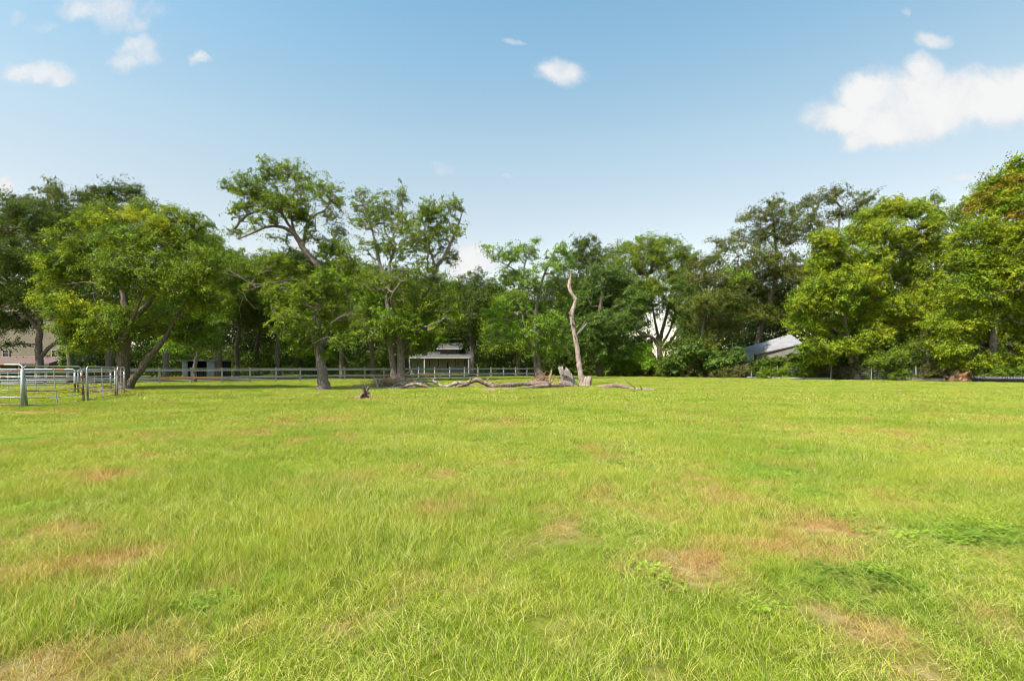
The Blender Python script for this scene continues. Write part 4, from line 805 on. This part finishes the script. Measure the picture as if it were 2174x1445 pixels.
# wire fence posts in the hedge
wf = empty('wire_fence', (*right_line(.4), 0), 'thin posted wire fence lost in the vines of the right hedge', 'fence')
for x in (1545, 1595, 1650, 1705, 1764, 1850, 1945, 2050): 
    c = right_line((x-1087)/F); q = MB(); q.tube([(c[0], c[1], -.1), (c[0]+random.uniform(-.05, .05), c[1], 1.55)], [.06, .045], 7, .05); q.build('post', M['fence_wood'], wf)
wm = MB(); A0 = right_line((1545-1087)/F); A1 = right_line((2050-1087)/F); dr_ = (A1-A0)/np.linalg.norm(A1-A0); Lf = np.linalg.norm(A1-A0)
for z in np.arange(.2, 1.45, .2): wm.tube([(*A0, z), (*A1, z)], .007, 3, cap=False)
for k in range(int(Lf/.3)): p = A0+dr_*k*.3; wm.tube([(*p, .15), (*p, 1.4)], .005, 3, cap=False)
wm.build('wire_mesh', M['wire'], wf)

# ------------------------------------------------------------------ livestock pen panels
def panel(label, A, B, H0, H1, lean=0.0, r=.024, rails=6, vert=(.5,), bow=.0, corner=(1, 1)):
    """tube panel between ground points A and B (with heights H0, H1), rounded top corners"""
    A = np.array(A, float); B = np.array(B, float); root = empty('livestock_panel', (A[0], A[1], 0), label, 'livestock panel', 'tube panels of the pen')
    d = B-A; L = np.linalg.norm(d); d /= L; up = np.array([d[0]*lean, d[1]*lean, 1]); fr = MB(); cr_ = .16
    pts = [A-(0, 0, .03)]
    def arc(c, s0): return None
    P0 = A+up*H0; P1 = B+up*H1
    path = [A+(0, 0, 0), A+up*(H0-cr_), A+up*(H0-cr_*.3)+d*cr_*.3 if corner[0] else A+up*(H0-.02), A+up*H0+d*cr_ if corner[0] else A+up*H0+d*.02]
    path2 = [B+up*H1-d*cr_ if corner[1] else B+up*H1-d*.02, B+up*(H1-cr_*.3)-d*cr_*.3 if corner[1] else B+up*(H1-.02), B+up*(H1-cr_), B]
    fr.tube(path+path2, r*1.15, 8); fr.build('frame', M['galv'], root, True)
    zs = np.concatenate([[.10], np.linspace(.32, 1, rails)[:-1]*1.0])
    for k in range(rails):
        f = .07+(.93)*(k/rails)**.93; rl_ = MB(); n = 7; pp = []
        for i in range(n):
            t = i/(n-1); p = (A+up*H0*f)*(1-t)+(B+up*H1*f)*t; p = p+np.array([0, 0, -bow*math.sin(math.pi*t)*(1-f)+random.uniform(-.006, .006)]); pp.append(p)
        rl_.tube(pp, r*.72, 6); rl_.build('rail', M['rust' if (k in (0, 2) or random.random() < .12) else 'galv'], root, True)
    for t in vert:
        v = MB(); a = A*(1-t)+B*t+np.array([0, 0, .08]); h = (H0*(1-t)+H1*t); v.tube([a, a+up*h*.97-np.array([0, 0, .08])-d*.10*t], r*.8, 6); v.build('brace', M['galv'], root)
    for Q, H in ((A, H0), (B, H1)):
        v = MB(); f = .045 if Q is A else -.045; q = Q+d*f; v.tube([q-(0, 0, .02), q+up*(H-cr_*1.2)], r*1.5, 8); v.build('end_post', M['galv'], root, True)
    return root
def gp(x, Y): return ((x-1087)/F*Y, Y, 0)
panel('nearest tube panel with rounded corner, running out of the left edge', gp(-190, 19.1), gp(49, 18.6), 1.57, 1.57, vert=(.35, .7), r=.027)
panel('long tube panel with rusty rails between the nearest post and the leaning post', gp(55, 18.8), gp(179, 21.7), 1.52, 1.50, lean=-.10, bow=.10)
panel('middle tube panel right of the leaning post', gp(186, 21.9), gp(246, 25.6), 1.50, 1.47, lean=-.08)
panel('narrow end tube panel next to the shade tree trunk', gp(249, 25.8), gp(264, 29.0), 1.47, 1.45)
panel('far side tube panel seen through the nearer ones', gp(-60, 28.0), gp(160, 28.6), 1.36, 1.36, vert=(.35, .62))
panel('farthest tube panel closing the pen behind the leaning post', gp(165, 28.6), gp(236, 30.6), 1.36, 1.36)

# ------------------------------------------------------------------ dead wood
def log(name, label, pts, m='deadwood', cat='log', group=None, Yd=None, seed=1, sides=12, twig=0, stubs=()):
    """pts: (x, y, r_px, Y) along the log; r in pixels at that distance"""
    w = np.array([[*P(x, y, Y), r*(.70 if pts[0][0] != 1266 else .82)*Y/F] for (x, y, r, Y) in pts]); w[:, 2] = np.maximum(w[:, 2], w[:, 3]*.55)
    s = smooth_path(w, 6); r = np.random.default_rng(seed); c = w[0]
    root = empty(name, (float(w[:, 0].mean()), float(w[:, 1].mean()), 0), label, cat, group)
    k = np.arange(len(s)); rad = s[:, 3]*(1+.05*np.sin(k*.9+seed)+.035*r.normal(size=len(s)))
    mb = MB(); mb.tube(s[:, :3]+r.normal(size=(len(s), 3))*rad[:, None]*.05, rad, sides, .07, seed=seed); mb.build('trunk', M[m], root, True)
    for q in range(twig):
        i = r.integers(2, len(s)-1); a = s[i, :3]; L = r.uniform(.25, .8); e = a+np.array([r.normal()*.6, -abs(r.normal())*.3, abs(r.normal())*.5+.15])*L; f = e+(e-a)*.5+r.normal(size=3)*.12
        f[2] = max(f[2], .02); t = MB(); t.tube([a, e, f], [rad[i]*.35, rad[i]*.22, .01], 6, .05); t.build('branch_stub', M[m], root)
    return root
DW = 'fallen dead wood on the grass'
Z = 35.0
log('fallen_log', 'long thick fallen trunk arching up in the middle of the grass', [(1170,813,5,38),(1150,813,7,38),(1120,815,7.5,38),(1090,817,8,37),(1060,819,8,36),(1042,818,7.5,36),(1028,812,7,36),(1015,806,7,36),(1003,808,6.5,36),(990,814,6,36),(975,819,5.5,36),(967,821,4,36)], seed=3, group=DW, twig=3)
log('fallen_log', 'lower reddish fallen trunk lying in front of the long thick one', [(1200,819,3,35.5),(1180,818,5.5,35),(1155,818,7,34.5),(1130,822,6,34),(1112,827,5,33.5),(1095,829,3,33),(1078,830,2.4,32)], seed=4, group=DW, twig=1)
log('fallen_limb', 'pale grey fallen limb dipping then rising left of the arched trunk', [(862,815,3,36),(880,812,3.2,36),(900,810,3.4,36),(918,809,4.5,36),(925,812,5,36),(935,818,5,36),(950,820,5.5,36),(960,816,6,36),(972,812,6,36),(985,813,5,36),(1000,809,4,36)], 'deadgrey', 'branch', seed=5, group=DW, twig=3)
log('fallen_limb', 'dark curved fallen limb lying nearest the brush pile', [(838,829,3,33.5),(852,823,4.4,33.8),(868,817,5,34),(885,815,5,34),(900,818,5,34),(912,824,4,34),(925,825,2,34)], 'deadwood', 'branch', seed=6, group=DW, twig=2)
log('fallen_limb', 'thin straight limb lying behind the dark curved limb', [(905,825,2,36),(935,822,3,36.5),(965,823,3.2,36.5),(995,819,4,37),(1020,822,3.6,37),(1045,820,2,37)], 'deadwood', 'branch', seed=7, group=DW)
log('fallen_limb', 'short grey limb wedged under the left end of the pile', [(825,826,3,34.6),(845,822,4,35),(865,822,4.4,35),(885,821,3,35)], 'deadgrey', 'branch', seed=8, group=DW, twig=2)
log('fallen_limb', 'bleached limb crossing the top of the brush pile', [(832,823,2.6,36),(845,814,3,36),(860,812,3.6,36),(876,817,2.4,36)], 'bark_pale', 'branch', seed=9, group=DW, twig=3)
log('fallen_log', 'snaking reddish log alone at the right end of the dead wood', [(1266,823,3,36),(1280,821,5.5,35.5),(1295,820,6.2,35.2),(1308,818,6,35),(1320,819,5.6,34.6),(1332,823,5,33.8),(1345,827,4.5,32.8),(1360,829,4.4,32.2),(1378,832,4.6,31.6),(1388,830,3.6,31.4),(1393,828,2.4,31.4)], seed=10, group=DW, twig=2)
log('fallen_log', 'low root flared log running from the broken stump towards the snag', [(1188,814,4,37.5),(1196,814,7,37),(1208,818,5.5,37),(1225,820,4.6,37),(1242,821,4,37),(1262,824,2.4,37)], seed=11, group=DW, twig=1)
def snag():
    pts = [(1237,818,7,0),(1235,808,6.2,0),(1232,790,5.6,0),(1229,769,5.4,0),(1225,738,5.1,0),(1219.7,709,4.8,0),(1215.8,688,4.6,0),(1213.7,664,4.3,0),(1217.9,651,4,0),(1221.5,638,3.9,0),(1220,632,3.8,0),(1214.5,625,3.6,0),(1209.5,614,3.7,0),(1208.5,603,4,0),(1209.5,595,2.8,0),(1211,588,1.4,0),(1211.3,571,.6,0)]
    Y = 41.0; w = np.array([[*P(x, y, Y), r*Y/F] for x, y, r, _ in pts]); w[0, 2] = -.1; s = smooth_path(w, 5); r = np.random.default_rng(2)
    root = empty('dead_snag', (w[0, 0], Y, 0), 'tall bare crooked dead trunk standing upright among the fallen wood', 'dead tree')
    mb = MB(); mb.tube(s[:, :3]+r.normal(size=(len(s), 3))*.012, s[:, 3]*(1+.06*r.normal(size=len(s))), 14, .06); mb.build('trunk', M['snag'], root, True)
    for x, y in ((1211,668),(1214,671),(1216,677),(1215.5,684),(1215,688.5),(1218,690),(1218.5,693),(1220,714),(1222,719)):
        h = MB(); p = P(x, y, Y-.185); h.tube([p+(0, -.03, .0), p+(0, .10, 0)], [.05*random.uniform(.7, 1.2)]*2, 8, .1); h.build('hole', M['hole'], root)
    sp = MB(); a = P(1211, 668, Y-.12); sp.tube([a, a+(-.03, 0, .22), a+(.05, 0, .36)], [.07, .05, .01], 6, .1); sp.build('broken_edge', M['splinter'], root)
    t = MB(); a = P(1223, 712, Y)
    for k in range(6):
        e = a+np.array([.35+.12*k, r.normal()*.3, .45+.15*r.normal()+.12*k]); f = e+np.array([.25*r.uniform(.2, 1.4), r.normal()*.15, .35*r.uniform(-.2, 1)]); t.tube([a, e, f], [.022, .015, .006], 4, cap=False)
    t.build('dead_twigs', M['bark_pale'], root)
snag()
def stump(name, label, Y, base, top, w0, w1, m, seed, jag=.25, cat='stump', block=False):
    """standing broken stump: lofted rings with a jagged top"""
    r = np.random.default_rng(seed); b = P(*base, Y); t = P(*top, Y); b[2] = -.08; n = 9; k = 16; V = []; root = empty(name, (b[0], Y, 0), label, cat)
    r0 = w0*Y/F/2; r1 = w1*Y/F/2; ang = np.linspace(0, 2*math.pi, k, endpoint=False); pr = 1+.14*r.normal(size=k); jg = r.uniform(-1, 1, k)*jag
    for i in range(n):
        f = i/(n-1); c = b*(1-f)+t*f; rr = (r0*(1-f)+r1*f)*(1+.35*math.exp(-f*9))
        for a_, p_, j_ in zip(ang, pr, jg): V.append((c[0]+math.cos(a_)*rr*p_*(1+.05*r.normal()), c[1]+math.sin(a_)*rr*.8*p_, c[2]+(j_*f**3)))
    fs = [(i*k+j, i*k+(j+1) % k, (i+1)*k+(j+1) % k, (i+1)*k+j) for i in range(n-1) for j in range(k)]
    V.append(tuple(t-(0, 0, jag*(.9 if not block else 0)))); fs += [((n-1)*k+j, (n-1)*k+(j+1) % k, n*k) for j in range(k)]
    mb = MB(); mb.add(V, fs); mb.build('trunk', M[m], root, not block); return root
st = stump('broken_stump', 'thick broken stump leaning left beside the tall snag', 38, (1213,819), (1197,782), 26, 19, 'deadgrey', 3, .30)
q = MB()
for k in range(9):
    x0 = 1189+k*3.2; a = P(x0, 792+k*1.2, 37.55); q.tube([a, a+(-.05, 0, .25+.3*random.random()), a+(-.11, 0, .5+.2*random.random()-.05*k)], [.05, .035, .008], 5, .1)
q.build('splinters', M['deadgrey'], st)
stump('cut_block', 'short sawn log block leaning just right of the snag', 39, (1245,817), (1250,799), 17, 16, 'snag', 8, .04, 'log', True)
st = stump('rotten_stump', 'small dark rotten stump standing alone in front, left of the log pile', 23.5, (773,846), (777,828), 18, 9, 'rot', 12, .14)
q = MB()
for (x, y, x2, y2) in ((768,838,760,847),(775,830,770,822),(779,830,784,820),(783,838,789,847),(772,834,763,845),(781,834,787,832),(766,842,755,848)):
    a = P(x, y, 23.4); b = P(x2, y2, 23.2); b[2] = max(b[2], .01); q.tube([a, (a+b)/2+(0, 0, .05), b], [.07, .05, .015], 6, .12)
q.build('roots', M['deadwood'], st)
def mound(name, label, g, rx, ry, h, m, seed=1, cat='mound'):
    V = []; n, k = 9, 28; r = np.random.default_rng(seed)
    for i in range(n+1):
        f = i/n
        for j in range(k):
            a = 2*math.pi*j/k; e = 1+.18*math.sin(3*a+seed)+.1*math.sin(5*a)
            V.append((g[0]+math.cos(a)*rx*f*e, g[1]+math.sin(a)*ry*f*e, h*(math.cos(math.pi*f)*.5+.5)*(1+.15*r.normal())-.03*f))
    fs = [(i*k+j, i*k+(j+1) % k, (i+1)*k+(j+1) % k, (i+1)*k+j) for i in range(n) for j in range(k)]
    mb = MB(); mb.add(V, fs); o = mb.build(name, M[m], None, True); tag(o, label, cat); return o
mound('soil_mound', 'bare reddish soil heaped around the small rotten stump', G(766, 846), .75, .5, .16, 'mound')
mound('soil_mound', 'low pinkish thatch heap at the left tip of the lower trunk', G(1042, 830)+(0, .3, 0), 1.0, .4, .15, 'mound', 3)
mound('soil_mound', 'second low thatch heap behind the lower trunk', G(1075, 829)+(0, .3, 0), .8, .35, .13, 'mound', 5)
mound('soil_mound', 'pale soil patch at the far right of the pasture', G(1912, 830), .35, .4, .09, 'mound', 7)
def bundle(name, label, c, n, L, spread, m, rr=(.006, .018), seed=1, cat='brush pile', upz=.5, leaf=None, group=None):
    r = np.random.default_rng(seed); root = empty(name, (c[0], c[1], 0), label, cat, group); mb = MB()
    for i in range(n):
        a = np.array([c[0]+r.normal()*spread[0], c[1]+r.normal()*spread[1], abs(r.normal())*spread[2]]); d = np.array([r.normal(), r.normal()*.6, r.normal()*upz]); d /= np.linalg.norm(d)
        l = L*r.uniform(.4, 1.2); b = a+d*l*.5+r.normal(size=3)*l*.1; e = b+d*l*.5+r.normal(size=3)*l*.18; b[2] = max(b[2], .03); e[2] = max(e[2], .02); q_ = r.uniform(*rr)
        mb.tube([a, b, e], [q_, q_*.8, q_*.35], 4, cap=False)
    mb.build('twigs', M[m], root)
    if leaf:
        C = np.stack([c[0]+r.normal(size=70)*spread[0]*.9, c[1]+r.normal(size=70)*spread[1], np.abs(r.normal(size=70))*spread[2]*1.1], 1)
        quads('leaves', leaf_cloud(C, .26*r.uniform(.6, 1.2, 70), 42, .13, r, .8), M[leaf], root)
    return root
bundle('brush_pile', 'brown brush pile of fine twigs against the twin trunks', G(820, 823)+(0, 1.0, 0), 520, 1.1, (.75, .45, .30), 'splinter', (.007, .016), 4, upz=.35)
bundle('branch_tangle', 'tangle of thick grey dead branches at the foot of the twin trunks', G(850, 822)+(0, .6, 0), 60, 1.6, (.8, .4, .22), 'deadgrey', (.02, .055), 5, 'branches', .3)
bundle('dead_twigs', 'spiky pale dead twigs spreading left of the brush pile', G(775, 826)+(0, .5, 0), 34, 1.3, (.8, .25, .10), 'bark_pale', (.008, .02), 6, 'branches', .45)
log('upright_limb', 'pale crooked limb sticking up out of the brush pile', [(803,826,1.8,33.5),(800,815,1.8,33.5),(797,806,1.6,33.5),(792,798,1.2,33.5),(786,793,.7,33.5)], 'bark_pale', 'branch', seed=21, twig=1)
bundle('splintered_wood', 'heap of splintered orange brown wood at the foot of the slender tree', G(1160, 812)+(0, 2.5, 0), 70, 1.0, (.5, .3, .28), 'splinter', (.02, .06), 8, 'broken wood', .8)
log('upright_splinter', 'pointed pale splinter standing right of the slender tree', [(1167,808,3.4,47),(1169,797,3,47),(1171,790,1.8,47),(1172,783,.5,47)], 'splinter', 'broken wood', seed=22)
g = right_line((2033-1087)/F)+np.array([-.2, -.4]); bundle('leaf_pile', 'heap of cut branches with rusty dead leaves beside the black pipe', (g[0], g[1], 0), 90, 1.2, (.75, .35, .45), 'bark', (.008, .02), 9, 'brush pile', .8, 'leaf_dead')
bundle('twig_heap', 'reddish twigs lying inside the pen near the shade tree', G(232, 834), 80, .7, (.5, .3, .10), 'splinter', (.008, .02), 10, 'branches', .2)
# timbers, pipe, small post
def timber(name, label, x0, x1, h, m, dy=-.5, cat='timber', group=None, z=None):
    a = right_line((x0-1087)/F)+np.array([dy, dy]); b = right_line((x1-1087)/F)+np.array([dy, dy]); q = MB(); z = z or h/2+.09
    n = max(1, int(np.linalg.norm(b-a)/2.4))
    for i in range(n):
        p0 = a+(b-a)*i/n; p1 = a+(b-a)*(i+.985)/n; q.beam((*p0, z+random.uniform(-.02, .02)), (*p1, z+random.uniform(-.02, .02)), .2, h)
    o = q.build(name, M[m]); tag(o, label, cat, group)
timber('landscape_timber', 'pale weathered timber lying at the left start of the hedge foot edging', 1591, 1640, .17, 'fence_wood'); timber('landscape_timber', 'long grey timber edging under the right hedge, ending at the last wire fence post', 1643, 1768, .13, 'fence_wood')
timber('loose_beam', 'grey squared beam lying left of the rusty leaf pile', 1938, 2006, .26, 'deadgrey', -.1, 'beam')
def pipe():
    xs_ = [2064, 2090, 2120, 2150, 2185, 2230, 2290]; pts = []
    for x in xs_: c = right_line((x-1087)/F)+np.array([-.1, -.1]); pts.append([*c, .36])
    pts[0][2] = .46; s = smooth_path(pts, 40); k = np.arange(len(s)); L = np.concatenate([[0], np.cumsum(np.linalg.norm(np.diff(s, axis=0), axis=1))])
    tt = np.arange(0, L[-1], .035); s2 = np.stack([np.interp(tt, L, s[:, i]) for i in range(3)], 1); rad = .26+.022*np.sign(np.sin(tt*2*math.pi/.14))
    mb = MB(); mb.tube(s2, rad, 20, cap=False); root = empty('drain_pipe', (s2[0, 0], s2[0, 1], 0), 'black corrugated drain pipe lying along the right hedge', 'pipe'); mb.build('shell', M['pipe'], root, False)
    i = MB(); i.tube([s2[0]+(s2[8]-s2[0])*.2, s2[4]], [.235, .235], 20); i.build('opening', M['hole'], root)
pipe()
# power lines
for (x0, y0, x1, y1, Y0, Y1, lb) in ((-300,598,700,690,48,75,'upper power line crossing the trees on the left'),(-300,634,700,702,48,75,'middle power line crossing the trees on the left'),(-300,650,700,712,48,75,'lowest power line crossing the trees on the left'),(700,705,1200,720,75,92,'faint power line running right behind the twin trunks')):
    a = P(x0, y0, Y0); b = P(x1, y1, Y1); pts = [(a*(1-t)+b*t)-(0, 0, .5*math.sin(math.pi*t)) for t in np.linspace(0, 1, 24)]
    q = MB(); q.tube(pts, .018, 4, cap=False); o = q.build('power_line', M['cable']); tag(o, lb, 'power line', 'power lines')
S.cycles.filter_width = 0.9; S.cycles.max_bounces = 6; S.cycles.transparent_max_bounces = 4; S.cycles.diffuse_bounces = 3
